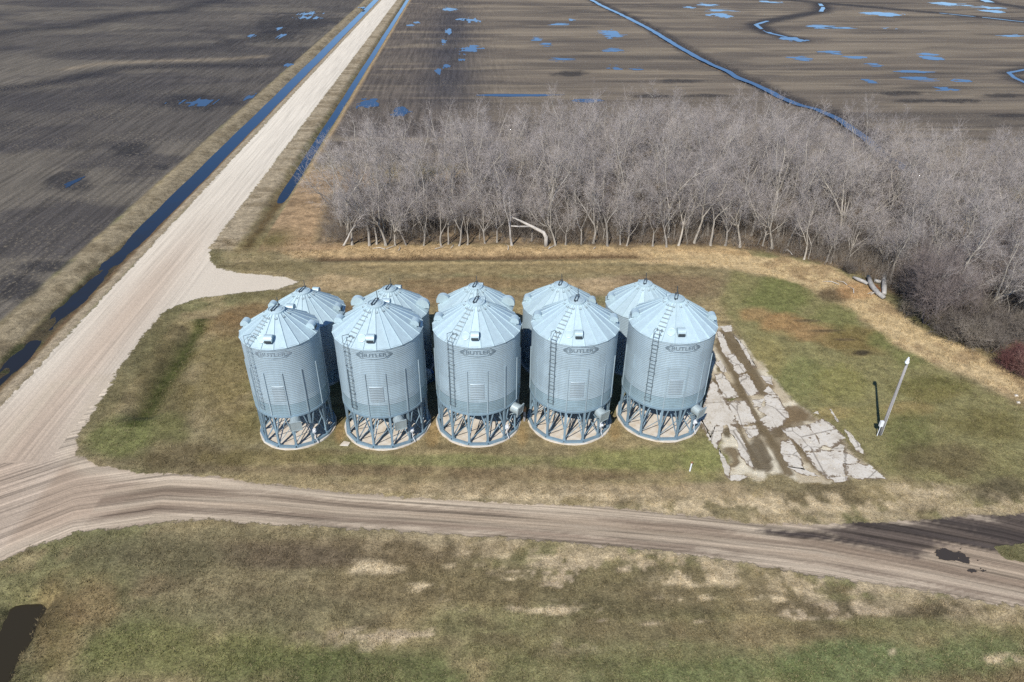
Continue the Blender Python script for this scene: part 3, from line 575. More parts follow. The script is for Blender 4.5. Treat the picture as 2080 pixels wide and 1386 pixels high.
def lid_handle_mesh(ztop):
    mb = MB()
    for s in (-0.11, 0.11): mb.bar((s-0.16, -0.42, ztop+0.16), (s+0.12, 0.36, ztop+0.22), 0.05)
    mb.bar((-0.28, -0.42, ztop+0.16), (-0.04, -0.42, ztop+0.16), 0.05); mb.bar((0.0, 0.36, ztop+0.22), (0.24, 0.36, ztop+0.22), 0.05)
    mb.bar((0.14, 0.36, ztop+0.2), (0.10, 0.38, ztop+0.78), 0.045); mb.bar((-0.2, -0.42, ztop+0.0), (-0.2, -0.42, ztop+0.2), 0.05); mb.bar((0.12, 0.36, ztop+0.02), (0.12, 0.36, ztop+0.24), 0.05)
    return mb.mesh('lid_handle', M['darksteel'])
def bracket_ring(R, rise, z0, n):
    mb = MB(); s = rise/(R-0.42)
    for k in range(0, n, 2):
        a = (k+0.5)*360/n
        for r, da in ((0.95, 0), ):
            z = z0+rise-(r-0.42)*s
            p, q = az(a-5, r, z+0.07), az(a+5, r, z+0.07); mb.bar(p, q, 0.03); mb.bar(p, az(a-5, r-0.16, z+0.13), 0.03); mb.bar(q, az(a+5, r-0.16, z+0.13), 0.03)
    return mb.mesh('roof_step_ring', M['fan'])
def vent_mesh(R=0.34, w=0.56):
    """hood: half drum, axis along x (tangential), mouth towards -y (downslope)"""
    mb = MB(); n = 12; prof = [(math.cos(math.pi*(-0.12+1.12*k/n)), math.sin(math.pi*(-0.12+1.12*k/n))) for k in range(n+1)]
    L = [(-w/2, -c*R*0.95, s*R+0.12) for c, s in prof]; Rr = [(w/2, -c*R*0.95, s*R+0.12) for c, s in prof]
    fs = [(k, k+1, n+2+k, n+1+k) for k in range(n)]+[tuple(range(n+1)), tuple(range(2*n+1, n, -1))]
    mb.add(L+Rr, fs); mb.box((0, 0.08, 0.03), w*0.9, R*1.3, 0.26); return mb.mesh('roof_vent', M['roof'])
def vent_mouth_mesh(R=0.34, w=0.56):
    mb = MB(); mb.box((0, -R*0.93, 0.05), w*0.86, 0.05, 0.2); return mb.mesh('vent_mouth', M['darksteel'])
def disc_mesh(name, r, h, mat, n=24):
    mb = MB(); prof = [(r, 0), (r, h), (r-0.035, h+0.012), (r-0.06, h), (0.001, h+0.015)]
    vs = [(q*math.cos(2*math.pi*k/n), q*math.sin(2*math.pi*k/n), z) for q, z in prof for k in range(n)]
    mb.add(vs, [(i*n+k, i*n+(k+1) % n, (i+1)*n+(k+1) % n, (i+1)*n+k) for i in range(len(prof)-1) for k in range(n)]); return mb.mesh(name, mat)
def wall_ladder(R, z0, z1, a, mat):
    mb = MB(); da = math.degrees(0.2/R); ro = R+0.13
    for s in (-1, 1):
        mb.bar(az(a+s*da, ro, z0), az(a+s*da, ro, z1+0.75), 0.032)
        for z in np.arange(z0+0.3, z1, 1.15): mb.bar(az(a+s*da, R, z), az(a+s*da*1.3, ro+0.02, z), 0.035)
        mb.bar(az(a+s*da, ro, z1+0.75), az(a+s*da, R-0.45, z1+0.62), 0.028); mb.bar(az(a+s*da, R-0.45, z1+0.62), az(a+s*da, R-0.5, z1+0.28), 0.028)
    for z in np.arange(z0+0.05, z1+0.2, 0.33): mb.bar(az(a-da, ro, z), az(a+da, ro, z), 0.024)
    return mb.mesh('wall_ladder', mat)
def roof_ladder(R, z0, rise, a):
    mb = MB(); s = rise/(R-0.42); zf = lambda r: z0+rise-(r-0.42)*s+0.05
    for r in np.linspace(0.95, R-0.25, 8): w = math.degrees(0.27/r); mb.bar(az(a-w, r, zf(r)), az(a+w, r, zf(r)), 0.04, 0.07)
    return mb.mesh('roof_ladder', M['fan'])
def text_mesh(txt, size):
    cu = bpy.data.curves.new('lettering', 'FONT'); cu.body = txt; cu.size = size; cu.align_x = 'CENTER'; cu.align_y = 'CENTER'; cu.resolution_u = 2; cu.offset = 0.004
    ob = bpy.data.objects.new('lettering', cu); COL.objects.link(ob); bpy.context.view_layer.update()
    me = bpy.data.meshes.new_from_object(ob.evaluated_get(bpy.context.evaluated_depsgraph_get())); bpy.data.objects.remove(ob); return me
_txt = text_mesh('BUTLER', 0.40)
def logo_mesh(R, zc, mat):
    """lettering in a pointed frame with chevrons, wrapped on the wall; a thin skin standing off the corrugations"""
    mb = MB(); ro = R+0.03
    wrap = lambda u, v, d=0.0: tuple(az(math.degrees(u/ro), ro+d, zc+v))
    b = len(mb.v); mb.v += [wrap(v.co.x*1.28, v.co.y*1.02, 0.004) for v in _txt.vertices]; mb.f += [tuple(i+b for i in pl.vertices) for pl in _txt.polygons]
    def stroke(pts, w):
        for (u0, v0), (u1, v1) in zip(pts[:-1], pts[1:]):
            n = max(1, int(abs(u1-u0)/0.15)); L = math.hypot(u1-u0, v1-v0); nx, ny = -(v1-v0)/L*w/2, (u1-u0)/L*w/2
            for k in range(n):
                t0, t1 = k/n, (k+1)/n; a0, b0 = u0+(u1-u0)*t0, v0+(v1-v0)*t0; a1, b1 = u0+(u1-u0)*t1, v0+(v1-v0)*t1
                mb.add([wrap(a0+nx, b0+ny), wrap(a1+nx, b1+ny), wrap(a1-nx, b1-ny), wrap(a0-nx, b0-ny)], [(0,3,2,1)])
    stroke([(-1.12,0.0),(-0.72,0.27),(0.0,0.335),(0.72,0.27),(1.12,0.0)], 0.035); stroke([(-1.12,0.0),(-0.72,-0.27),(0.0,-0.335),(0.72,-0.27),(1.12,0.0)], 0.035)
    for s in (-1, 1):
        stroke([(s*0.84,0.31),(s*1.30,0.02)], 0.05); stroke([(s*0.84,-0.31),(s*1.30,-0.02)], 0.05); stroke([(s*1.0,0.10),(s*1.25,0.0),(s*1.0,-0.10)], 0.05)
    mb_ = mb.mesh('lettering', mat); return mb_
def curved_bar(name, R0, R1, z0, z1, n, mat):
    mb = MB()
    vs = []; fs = []
    for k in range(n):
        a = 360.0*k/n
        vs += [az(a, R0, z0), az(a, R1, z0), az(a, R1, z1), az(a, R0, z1)]
    for k in range(n):
        k2 = (k+1) % n
        for e in range(4): fs.append((k*4+e, k*4+(e+1) % 4, k2*4+(e+1) % 4, k2*4+e))
    mb.add(vs, fs); return mb.mesh(name, mat)

_cache = {}
def cached(key, fn):
    if key not in _cache: _cache[key] = fn()
    return _cache[key]
def bin_shell(root, R, npan, zb, zt, rise, lad_mat, letters, big_vents=False, ladder=True):
    """everything above the floor: corrugated wall, roof sheets, cap, vents, ladders"""
    key = (R, npan, zb, zt)
    band_h = 1.05
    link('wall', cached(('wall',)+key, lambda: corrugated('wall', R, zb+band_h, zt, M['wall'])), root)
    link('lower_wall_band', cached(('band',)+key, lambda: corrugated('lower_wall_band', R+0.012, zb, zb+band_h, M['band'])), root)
    pm = cached(('panel',)+key, lambda: roof_panel_mesh(R, npan, zt, rise))
    for k in range(npan):
        o = link('roof_panel', pm, root); o.rotation_euler.z = math.radians(360.0/npan*k+4.0)
    cap = link('roof_cap', cached(('cap',)+key, lambda: roof_cap_mesh(zt+rise)), root)
    link('lid_handle', cached(('lid',)+key, lambda: lid_handle_mesh(zt+rise)), cap)
    tag(link('roof_step_ring', cached(('brk',)+key, lambda: bracket_ring(R, rise, zt, npan)), root), kind='stuff')
    s = rise/(R-0.42); tilt = math.atan(s)
    for k, (a, rf) in enumerate(((-4, 0.82), (82, 0.87), (171, 0.86), (-97, 0.88))):
        big = big_vents and k in (1, 3)
        vm = cached(('vent', big), lambda: vent_mesh(0.62 if big else 0.34, 0.42 if big else 0.56)); vm2 = cached(('mouth', big), lambda: vent_mouth_mesh(0.62 if big else 0.34, 0.42 if big else 0.56))
        r = R*rf; o = link('roof_vent', vm, root); o.location = az(a, r, zt+rise-(r-0.42)*s); o.rotation_euler = (math.radians(-2), 0, math.radians(a))
        link('vent_mouth', vm2, o)
    o = link('roof_hatch', cached('hatch', lambda: disc_mesh('roof_hatch', 0.33, 0.07, M['roof'])), root)
    r = R*0.80; o.location = az(-19, r, zt+rise-(r-0.42)*s); o.rotation_euler = Matrix.Rotation(math.radians(-19), 3, 'Z').to_euler(); o.rotation_euler.x = tilt
    if ladder:
        link('roof_ladder', cached(('rl',)+key, lambda: roof_ladder(R, zt, rise, -36)), root)
        link('wall_ladder', cached(('wl', lad_mat)+key, lambda: wall_ladder(R, zb+0.45, zt, -36, M[lad_mat])), root)
    if letters: link('lettering', cached(('logo', letters)+key, lambda: logo_mesh(R, zt-0.52, M[letters])), root)
def hopper_mesh(R, zb):
    mb = MB(); n = 36; prof = [(R-0.05, zb+0.05), (0.28, zb-1.65), (0.28, zb-1.95), (0.24, zb-1.95), (0.24, zb-1.62)]
    vs = [(r*math.cos(2*math.pi*k/n), r*math.sin(2*math.pi*k/n), z) for r, z in prof for k in range(n)]
    mb.add(vs, [(i*n+k, i*n+(k+1) % n, (i+1)*n+(k+1) % n, (i+1)*n+k) for i in range(len(prof)-1) for k in range(n)]); return mb.mesh('hopper', M['frame'], True)
def leg_mesh(R, zb):
    mb = MB(); h = zb-0.17     # H-section post in the local frame of azimuth 0 (outwards = -y)
    mb.box((0, -R+0.0, 0.17+h/2), 0.15, 0.02, h); 
    for s in (-1, 1): mb.box((s*0.075, -R+0.05, 0.17+h/2), 0.018, 0.12, h)
    mb.box((0, -R+0.04, 0.20), 0.26, 0.22, 0.03); return mb.mesh('leg', M['frame'])
def brace_mesh(R, zb, n, s):
    mb = MB(); a = 360.0/n*0.33*s; mb.bar(az(0.8*s, R-0.05, 1.15), az(a, R-0.05, zb-0.05), 0.085, 0.07); return mb.mesh('brace', M['frame'])
def strut_mesh(R, zb):
    mb = MB(); mb.bar(az(0, R-0.12, 0.3), az(0, R*0.42, zb-1.02), 0.06, 0.06); mb.bar(az(0, R-0.12, 1.5), az(0, R*0.55, zb-0.82), 0.05, 0.05); mb.bar(az(0, R-0.12, 0.3), az(360/14, R-0.1, 1.9), 0.05, 0.04); return mb.mesh('inner_strut', M['frame'])
def beam_mesh(R, n):
    mb = MB(); da = 360.0/n; a, b = az(0, R+0.06, 0.09), az(da, R+0.06, 0.09); up = Vector((0,0,1))
    d = (b-a).normalized(); out = Vector((d.y, -d.x, 0))
    for o, z, w, h in ((0, 0.012, 0.20, 0.024), (0.09, 0.085, 0.022, 0.15), (-0.09, 0.085, 0.022, 0.15), (0.02, 0.165, 0.16, 0.02)):
        p = a+out*o; q = b+out*o; p = Vector((p.x, p.y, z+0.0)); q = Vector((q.x, q.y, z+0.0)); mb.bar(p+d*0.012, q-d*0.012, w, h)
    return mb.mesh('base_beam', M['frame'])
def fan_mesh():
    mb = MB(); n = 20     # axis along -y
    prof = [(0.30, 0.0), (0.40, -0.04), (0.40, -0.62), (0.43, -0.63), (0.43, -0.68), (0.2, -0.68)]
    vs = [(r*math.cos(2*math.pi*k/n), y_, r*math.sin(2*math.pi*k/n)) for r, y_ in prof for k in range(n)]
    mb.add(vs, [(i*n+k, i*n+(k+1) % n, (i+1)*n+(k+1) % n, (i+1)*n+k) for i in range(len(prof)-1) for k in range(n)])
    mb.bar((-0.25, -0.3, -0.36), (-0.28, -0.05, -0.62), 0.05); mb.bar((0.25, -0.3, -0.36), (0.28, -0.05, -0.62), 0.05)
    return mb.mesh('fan', M['fan'])
def fan_plate_mesh():
    mb = MB(); mb.box((0, -0.72, 0), 0.86, 0.06, 0.86)
    for s in (-1, 1): mb.box((s*0.42, -0.765, 0), 0.03, 0.03, 0.86); mb.box((0, -0.765, s*0.42), 0.81, 0.03, 0.03)
    return mb.mesh('fan_plate', M['fan'])
def meter_mesh():
    mb = MB(); mb.box((0, 0, 0), 0.24, 0.14, 0.34); mb.tube([(0, -0.07, 0.02), (0, -0.17, 0.02)], 0.085, 12); return mb.mesh('control_box', M['white'])
def conduit_mesh(h):
    mb = MB(); mb.tube([(0.0, 0.02, -0.17), (0.01, -0.02, -h*0.6), (0.10, -0.16, -h+0.03)], 0.028, 6); return mb.mesh('conduit', M['white'])
def louver_hatch(R, z0, z1, a):
    me = corrugated('wall_hatch', R, z0, z1, M['hatchpanel'], 0.15, 0.022, 10, a-8.8, a+8.8, 0.035); return me

ZB, ZT, RISE = 3.05, 8.98, 1.86
WALL_H = ZT-ZB
def pad(cx, cy, R, label):
    n = 44; mb = MB(); jr = [R*(1+0.010*random.uniform(-1, 1)) for _ in range(n)]
    top = [(jr[k]*math.cos(2*math.pi*k/n), jr[k]*math.sin(2*math.pi*k/n), 0.0) for k in range(n)]; bot = [(v[0]*1.01, v[1]*1.01, -0.3) for v in top]
    mb.add(top+bot, [tuple(range(n))]+[(k, k+n, (k+1) % n+n, (k+1) % n) for k in range(n)])
    o = link('concrete_pad', mb.mesh('concrete_pad', M['pad'])); o.location = (cx, cy, 0.10); tag(o, label, 'concrete pad', 'round concrete pads under the grain bins'); return o
FRONT = [(-13.83, 43.41, 2.74, 20, 13, 'ladderlight', 'letterfaded', 14, 'narrow leg-mounted grain bin with faded lettering, nearest the gravel road'),
         (-6.80, 43.45, 3.2, 22, 14, 'ladder', 'letter', 22, 'wide leg-mounted grain bin between the narrow faded one and the middle one'),
         (0.42, 43.42, 3.2, 22, 14, 'ladder', 'letter', 55, 'middle leg-mounted grain bin of the row, its square fan plate facing sideways'),
         (7.70, 43.30, 3.2, 22, 14, 'ladder', 'letter', 34, 'leg-mounted grain bin just before the end one, fan under its wall'),
         (15.02, 43.25, 3.2, 22, 14, 'ladder', 'letter', 36, 'leg-mounted grain bin at the row end beside the broken concrete floor')]
for i, (cx, cy, R, npan, nleg, lad, let, fa, label) in enumerate(FRONT):
    pz = 0.10
    pad(cx, cy, R+0.20, ['round concrete pad under the narrow faded leg-mounted bin', 'round concrete pad under the wide leg-mounted bin next to the narrow one', 'round concrete pad under the middle leg-mounted bin', 'round concrete pad under the leg-mounted bin just before the end one', 'round concrete pad under the end leg-mounted bin beside the broken floor'][i])
    root = empty('grain_bin', (cx, cy, pz), label, 'grain bin', 'grain bins standing on steel legs')
    zb, zt = ZB-pz, ZT-pz; rise = RISE if i else 1.58; off = 11.2 if i else 8.0
    bin_shell(root, R, npan, zb, zt, rise, lad, let)
    key = (R, nleg)
    link('ring_beam', cached(('ring',)+key, lambda: curved_bar('ring_beam', R-0.06, R+0.05, zb-0.10, zb+0.06, 72, M['frame'])), root)
    link('hopper', cached(('hop',)+key, lambda: hopper_mesh(R, zb)), root)
    stm = cached(('stf',)+key, lambda: (lambda mb: (mb.box((0, -R-0.045, zb+0.03+1.9), 0.075, 0.06, 3.8), mb.mesh('stiffener', M['wall']))[1])(MB()))
    for k in range(nleg):
        a = off+360.0/nleg*k
        for nm, me in (('leg', cached(('leg',)+key, lambda: leg_mesh(R, zb-0.1))), ('brace', cached(('b1',)+key, lambda: brace_mesh(R, zb, nleg, 1))), ('brace', cached(('b2',)+key, lambda: brace_mesh(R, zb, nleg, -1))),
                       ('inner_strut', cached(('str',)+key, lambda: strut_mesh(R, zb))), ('base_beam', cached(('bm',)+key, lambda: beam_mesh(R, nleg))), ('stiffener', stm)):
            o = link(nm, me, root); o.rotation_euler.z = math.radians(a)
            if nm == 'base_beam': o.rotation_euler.z = math.radians(a)
    link('wall_hatch', cached(('lv',)+key, lambda: louver_hatch(R, zb+1.42, zb+2.72, -2)), root)
    fo = link('fan', cached('fan', fan_mesh), root); fo.location = az(fa, R-0.1, zb-0.42); fo.rotation_euler = (math.radians(8), 0, math.radians(fa))
    link('fan_plate', cached('fanp', fan_plate_mesh), fo)
    la = off+360.0/nleg*(1 if i in (0, 2) else 1); 
    mo = link('control_box', cached('meter', meter_mesh), root); mo.location = az(la+2.5, R+0.12, 1.15); mo.rotation_euler.z = math.radians(la)
    link('conduit', cached('cond', lambda: conduit_mesh(1.15)), mo)
BACK_LABEL = ['short ground-standing grain bin behind the narrow faded one', 'short ground-standing grain bin with large drum vents, second from the road', 'short ground-standing grain bin with large drum vents, behind the middle one',
              'short ground-standing grain bin one before the row end', 'short ground-standing grain bin at the row end farthest from the road']
for i, (cx, cy) in enumerate(((-13.98, 51.75), (-6.83, 51.85), (0.44, 51.95), (7.75, 51.95), (15.07, 51.85))):
    pad(cx, cy, 3.45, ['round concrete pad under the short bin nearest the road', 'round concrete pad under the second short bin from the road', 'round concrete pad under the middle short bin', 'round concrete pad under the short bin one before the end', 'round concrete pad under the short bin farthest from the road'][i])
    root = empty('grain_bin', (cx, cy, 0.10), BACK_LABEL[i], 'grain bin', 'grain bins standing on the ground')
    bin_shell(root, 3.2, 22, 0.0, 5.72, RISE, 'ladder', None, i in (1, 2), False)
    key = 'back'
    stm = cached('stf_back', lambda: (lambda mb: (mb.box((0, -3.2-0.045, 1.9), 0.075, 0.06, 3.8), mb.mesh('stiffener', M['wall']))[1])(MB()))
    for k in range(14):
        o = link('stiffener', stm, root); o.rotation_euler.z = math.radians(11.2+360/14*k)
    if i < 3:
        fu = empty('aeration_fan', (cx+2.9 if i else cx+2.9, cy-2.9, 0), ['aeration fan with blue motor between the narrow bin and its neighbour', 'aeration fan with blue motor in the second gap between the bins', 'aeration fan with blue motor in the gap after the middle bins'][i], 'fan', 'aeration fans in the gaps between the bins')
        fu.rotation_euler.z = math.radians(38)
        b = MB(); nn = 24
        prof = [(0.12, -0.18), (0.55, -0.18), (0.55, 0.18), (0.12, 0.18)]; vs = [(y_, r*math.cos(2*math.pi*k/nn), 0.75+r*math.sin(2*math.pi*k/nn)) for r, y_ in prof for k in range(nn)]
        b.add(vs, [(q*nn+k, q*nn+(k+1) % nn, (q+1)*nn+(k+1) % nn, (q+1)*nn+k) for q in range(3) for k in range(nn)]); b.box((0, 0.75, 0.5), 0.34, 0.9, 0.4); link('housing', b.mesh('housing', M['fan']), fu)
        b = MB(); b.tube([(0.18, 0, 0.75), (0.62, 0, 0.75)], 0.17, 14); b.box((0.4, 0, 0.98), 0.2, 0.16, 0.12); link('motor', b.mesh('motor', M['bluemotor']), fu)
        b = MB(); b.box((0.2, 0, 0.05), 1.0, 0.6, 0.08); 
        for sx_ in (-0.2, 0.55): b.box((sx_, 0, 0.3), 0.06, 0.5, 0.5)
        link('stand', b.mesh('stand', M['frame']), fu)
# ------------------------------------------------------------------ old concrete floor: each slab that is still showing
def slab_material():
    mt, nt, p = new_mat('old_concrete'); p.inputs['Roughness'].default_value = 0.92
    g = nd(nt, 'ShaderNodeNewGeometry'); oi = nd(nt, 'ShaderNodeObjectInfo')
    n_ = noise(nt, g.outputs['Position'], 0.9, 6, 0.6); n2_ = noise(nt, g.outputs['Position'], 6, 5, 0.7)
    c = ramp(nt, n_, [(0.3, alb(204,194,176)), (0.5, alb(228,220,204)), (0.75, alb(238,232,219))])
    c = mixc(nt, ramp(nt, n2_, [(0.50, 0.0), (0.72, 0.6)]), c, alb(176,162,142))
    ae = nd(nt, 'ShaderNodeAttribute', attribute_name='edge')
    dm = math_(nt, 'ADD', noise(nt, g.outputs['Position'], 1.5, 9, 0.72), math_(nt, 'MULTIPLY', ae.outputs['Fac'], 0.17))
    dirt = mixc(nt, n2_, alb(104,90,72), alb(150,132,108)); dmask = ramp(nt, dm, [(0.60, 0.0), (0.645, 1.0)])
    vor = nd(nt, 'ShaderNodeTexVoronoi', feature='DISTANCE_TO_EDGE'); vor.inputs['Scale'].default_value = 0.42
    nt.links.new(mixc(nt, 0.25, g.outputs['Position'], noise(nt, g.outputs['Position'], 1.6, 4)), vor.inputs['Vector'])
    c = mixc(nt, ramp(nt, vor.outputs['Distance'], [(0.008, 0.6), (0.018, 0.0)]), c, alb(110,100,86))
    c = mixc(nt, dmask, c, dirt)
    nt.links.new(c, p.inputs['Base Color']); bump(nt, n2_, 0.4, 0.02, p); return mt
M['slab'] = slab_material()
floor_ = empty('concrete_floor', (*G(1590, 830), 0), 'broken old concrete floor with weeds in its seams beside the end bin', 'concrete floor')
Z4 = lambda pts: [(1400+a/3.85, 640+b/3.85) for a, b in pts]
SLABS = [Z4(q) for q in (
 [(215,140),(262,150),(300,250),(320,300),(290,330),(262,290),(240,215)], [(240,95),(325,85),(330,130),(280,135)], [(300,320),(350,310),(390,375),(350,395),(320,370)], [(350,165),(372,185),(440,260),(515,400),(490,395),(430,300),(390,225)],
 [(345,395),(410,385),(445,440),(385,465),(355,430)], [(395,480),(455,470),(500,540),(545,610),(460,620),(405,545)], [(200,475),(265,470),(330,560),(375,632),(275,645),(235,560)],
 [(205,380),(245,360),(290,440),(262,450)], [(305,690),(440,680),(510,830),(400,862),(350,780)], [(90,800),(130,690),(180,540),(215,570),(300,720),(345,800),(360,870),(270,850),(200,880),(170,960)],
 [(90,805),(170,960),(200,880),(262,860),(250,930),(215,1040),(150,950)], [(300,860),(360,880),(430,1010),(495,1185),(440,1150),(385,1075),(375,985),(325,930)], [(425,880),(520,870),(540,940),(470,960)],
 [(500,670),(580,660),(560,725),(510,720)], [(590,640),(680,640),(765,790),(720,850),(630,895),(560,820),(610,780),(540,740),(600,720)], [(560,480),(640,490),(650,545),(600,530)],
 [(620,560),(690,640),(640,635),(590,600)], [(720,1000),(790,990),(860,1100),(890,1200),(830,1190),(780,1180),(725,1090)], [(740,900),(830,890),(930,870),(1000,960),(1020,1000),(1010,1060),(900,1060),(860,1010),(790,960)],
 [(940,870),(1050,830),(1110,870),(1200,960),(1150,1010),(1110,1030),(1030,1010),(1005,950)], [(930,1075),(1020,1065),(1200,1075),(1310,1140),(1290,1170),(1200,1165),(1220,1245),(1080,1265),(1000,1190),(950,1130)],
 [(1110,1060),(1180,1010),(1210,1030),(1200,1065)], [(1220,1175),(1290,1170),(1400,1180),(1520,1280),(1410,1275),(1330,1280),(1240,1250)], [(1095,1275),(1230,1265),(1240,1295),(1150,1310)], [(1220,900),(1260,930),(1330,1010),(1360,1080),(1310,1060),(1260,990)], [(230,1050),(265,1110),(320,1200),(310,1270),(280,1245),(255,1150)],
 [(320,1260),(390,1255),(450,1265),(390,1300),(330,1295)], [(1100,745),(1112,742),(1165,830),(1155,835)], [(960,770),(1005,755),(1010,775)], [(770,1190),(890,1205),(1010,1260),(880,1250)])]
base_c = np.array(G(1590, 830))
for i, q in enumerate(SLABS):
    P = GP(q); P = P.mean(0)+(P-P.mean(0))*1.16; P2 = []
    for k in range(len(P)):
        a, b = P[k], P[(k+1) % len(P)]; L = np.hypot(*(b-a)); n = max(1, int(L/0.22)); nrm = np.array([-(b-a)[1], (b-a)[0]])/max(L, 1e-6)
        for t in range(n): P2.append(a+(b-a)*t/n+nrm*random.uniform(-0.07, 0.07)*(1 if t else 0.6))
    P2 = np.array(P2)-base_c; n = len(P2); h = 0.018+0.006*(i % 4); cc = P2.mean(0); inn = cc+(P2-cc)*0.72
    mb = MB(); mb.add([(a, b, h) for a, b in inn]+[(a, b, h) for a, b in P2]+[(a, b, -0.12) for a, b in P2], [tuple(range(n-1, -1, -1))]+[(k, k+n, (k+1) % n+n, (k+1) % n) for k in range(n)]+[(k+n, k+2*n, (k+1) % n+2*n, (k+1) % n+n) for k in range(n)])
    me = mb.mesh('slab', M['slab']); at = me.attributes.new('edge', 'FLOAT', 'POINT'); at.data.foreach_set('value', np.concatenate([np.zeros(n), np.ones(2*n)]).astype(np.float32)); link('slab', me, floor_)
# ------------------------------------------------------------------ small things in the yard
px_, py_ = G(1787, 884)
pole = empty('light_pole', (px_, py_, 0), 'tall weathered light pole with a lamp on the lawn', 'light pole')
b = MB(); b.tube([(0,0,-0.3),(0.0,0,2.5),(0.02,0.0,5),(0.03,0,7.15)], [0.115,0.105,0.095,0.08], 10); link('post', b.mesh('post', M['pole'], True), pole)
b = MB(); b.tube([(0.11,-0.05,0.0),(0.08,-0.05,6.9)], 0.014, 5); link('conduit', b.mesh('conduit', M['white']), pole)
b = MB(); b.tube([(0.03,0,6.95),(-0.12,-0.14,7.15),(-0.24,-0.28,7.2)], 0.035, 6); b.tube([(-0.24,-0.28,7.12),(-0.24,-0.28,7.36)], [0.13,0.09], 12); b.tube([(-0.24,-0.28,7.36),(-0.24,-0.28,7.5)], 0.06, 8); lh = link('lamp_head', b.mesh('lamp_head', M['white']), pole)
b = MB(); b.tube([(-0.24,-0.28,7.13),(-0.24,-0.28,7.0),(-0.24,-0.28,6.9)], [0.15,0.13,0.05], 14); link('lamp_glass', b.mesh('lamp_glass', M['lamp'], True), lh)
b = MB(); b.box((-0.30,-0.12,1.25),0.26,0.18,0.5); b.tube([(-0.30,-0.12,0),(-0.30,-0.12,1.0)],0.03,6); b.box((-0.15,-0.08,1.25),0.12,0.06,0.06); link('meter_box', b.mesh('meter_box', M['white']), pole)
sx, sy = G(1401, 957)
st = empty('marker_post', (sx, sy, 0), 'short leaning white marker post in the grass by the lower track', 'post')
b = MB(); b.tube([(0,0,-0.1),(0.05,0.02,0.75)],0.055,8); link('shaft', b.mesh('shaft', M['white']), st); b = MB(); b.box((0.055,0.02,0.80),0.16,0.1,0.1); link('cap', b.mesh('cap', M['rusty']), st)
qx, qy = G(1065, 855)
st = empty('guard_post', (qx, qy, 0), 'short rusty post with a pale top between two leg-mounted bins', 'post')
b = MB(); b.tube([(0,0,-0.1),(0,0,1.0)],0.10,8); link('shaft', b.mesh('shaft', M['pole']), st); b = MB(); b.tube([(0,0,1.0),(0,0,1.32),(0,0,1.40)],[0.14,0.14,0.06],10); link('cap', b.mesh('cap', M['rusty']), st)
rx_, ry_ = G(700, 902); b = MB(); b.add([(-0.35,-0.2,0.04),(0.3,-0.28,0.045),(0.42,0.12,0.05),(-0.1,0.3,0.045)],[(0,1,2,3)]); b.add([(-0.35,-0.2,-0.03),(0.3,-0.28,-0.03),(0.42,0.12,-0.03),(-0.1,0.3,-0.03),(-0.35,-0.2,0.04),(0.3,-0.28,0.045),(0.42,0.12,0.05),(-0.1,0.3,0.045)],[(0,1,5,4),(1,2,6,5),(2,3,7,6),(3,0,4,7)])
o = link('stone_slab', b.mesh('stone_slab', M['pad'])); o.location = (rx_, ry_, 0); tag(o, 'small flat stone lying in the grass between two front bins', 'stone')
for px, py, lb in ((2064, 804, 'small white stone on the straw strip below the crimson shrubs'), (2068, 818, 'smaller white stone next to another on the straw strip')):
    b = MB(); b.add([(-.22,-.14,-.03),(.2,-.18,-.03),(.26,.12,-.03),(-.12,.2,-.03),(-.14,-.07,.16),(.1,-.1,.2),(.14,.06,.17),(-.08,.1,.15)],[(3,2,1,0),(4,5,6,7),(0,1,5,4),(1,2,6,5),(2,3,7,6),(3,0,4,7)]); o = link('stone', b.mesh('stone', M['slab'])); o.scale = (.7, .7, .6); o.location = (*G(px, py), 0); tag(o, lb, 'stone')
def culvert(px, py, dy, label):
    cx, cy = G(px, py); root = empty('culvert', (cx, cy, -0.5), label, 'culvert')
    n = 16; mb = MB(); vs = []; fs = []
    for j, yy in enumerate(np.arange(0, 2.6, 0.1)):
        for r in (0.36+0.012*(j % 2),): vs += [(r*math.cos(2*math.pi*k/n), yy*dy, r*math.sin(2*math.pi*k/n)) for k in range(n)]
    J = len(vs)//n
    for j in range(J-1):
        for k in range(n): fs.append((j*n+k, j*n+(k+1) % n, (j+1)*n+(k+1) % n, (j+1)*n+k))
    fs.append(tuple((J-1)*n+k for k in range(n))); mb.add(vs, fs); link('pipe', mb.mesh('pipe', M['darksteel'], True), root)
    mb = MB(); pts = [(0.385*math.cos(2*math.pi*k/n), -0.01*dy, 0.385*math.sin(2*math.pi*k/n)) for k in range(n+1)]; mb.tube(pts, 0.022, 5, False); link('rim', mb.mesh('rim', M['fan']), root)
culvert(414, 650, 1, 'dark culvert mouth at the head of the green swale by the gravel approach')
culvert(60, 1192, 1, 'dark culvert mouth above the murky pool below the lower track')
culvert(284, 853, -1, 'dark culvert mouth at the lower end of the green swale')

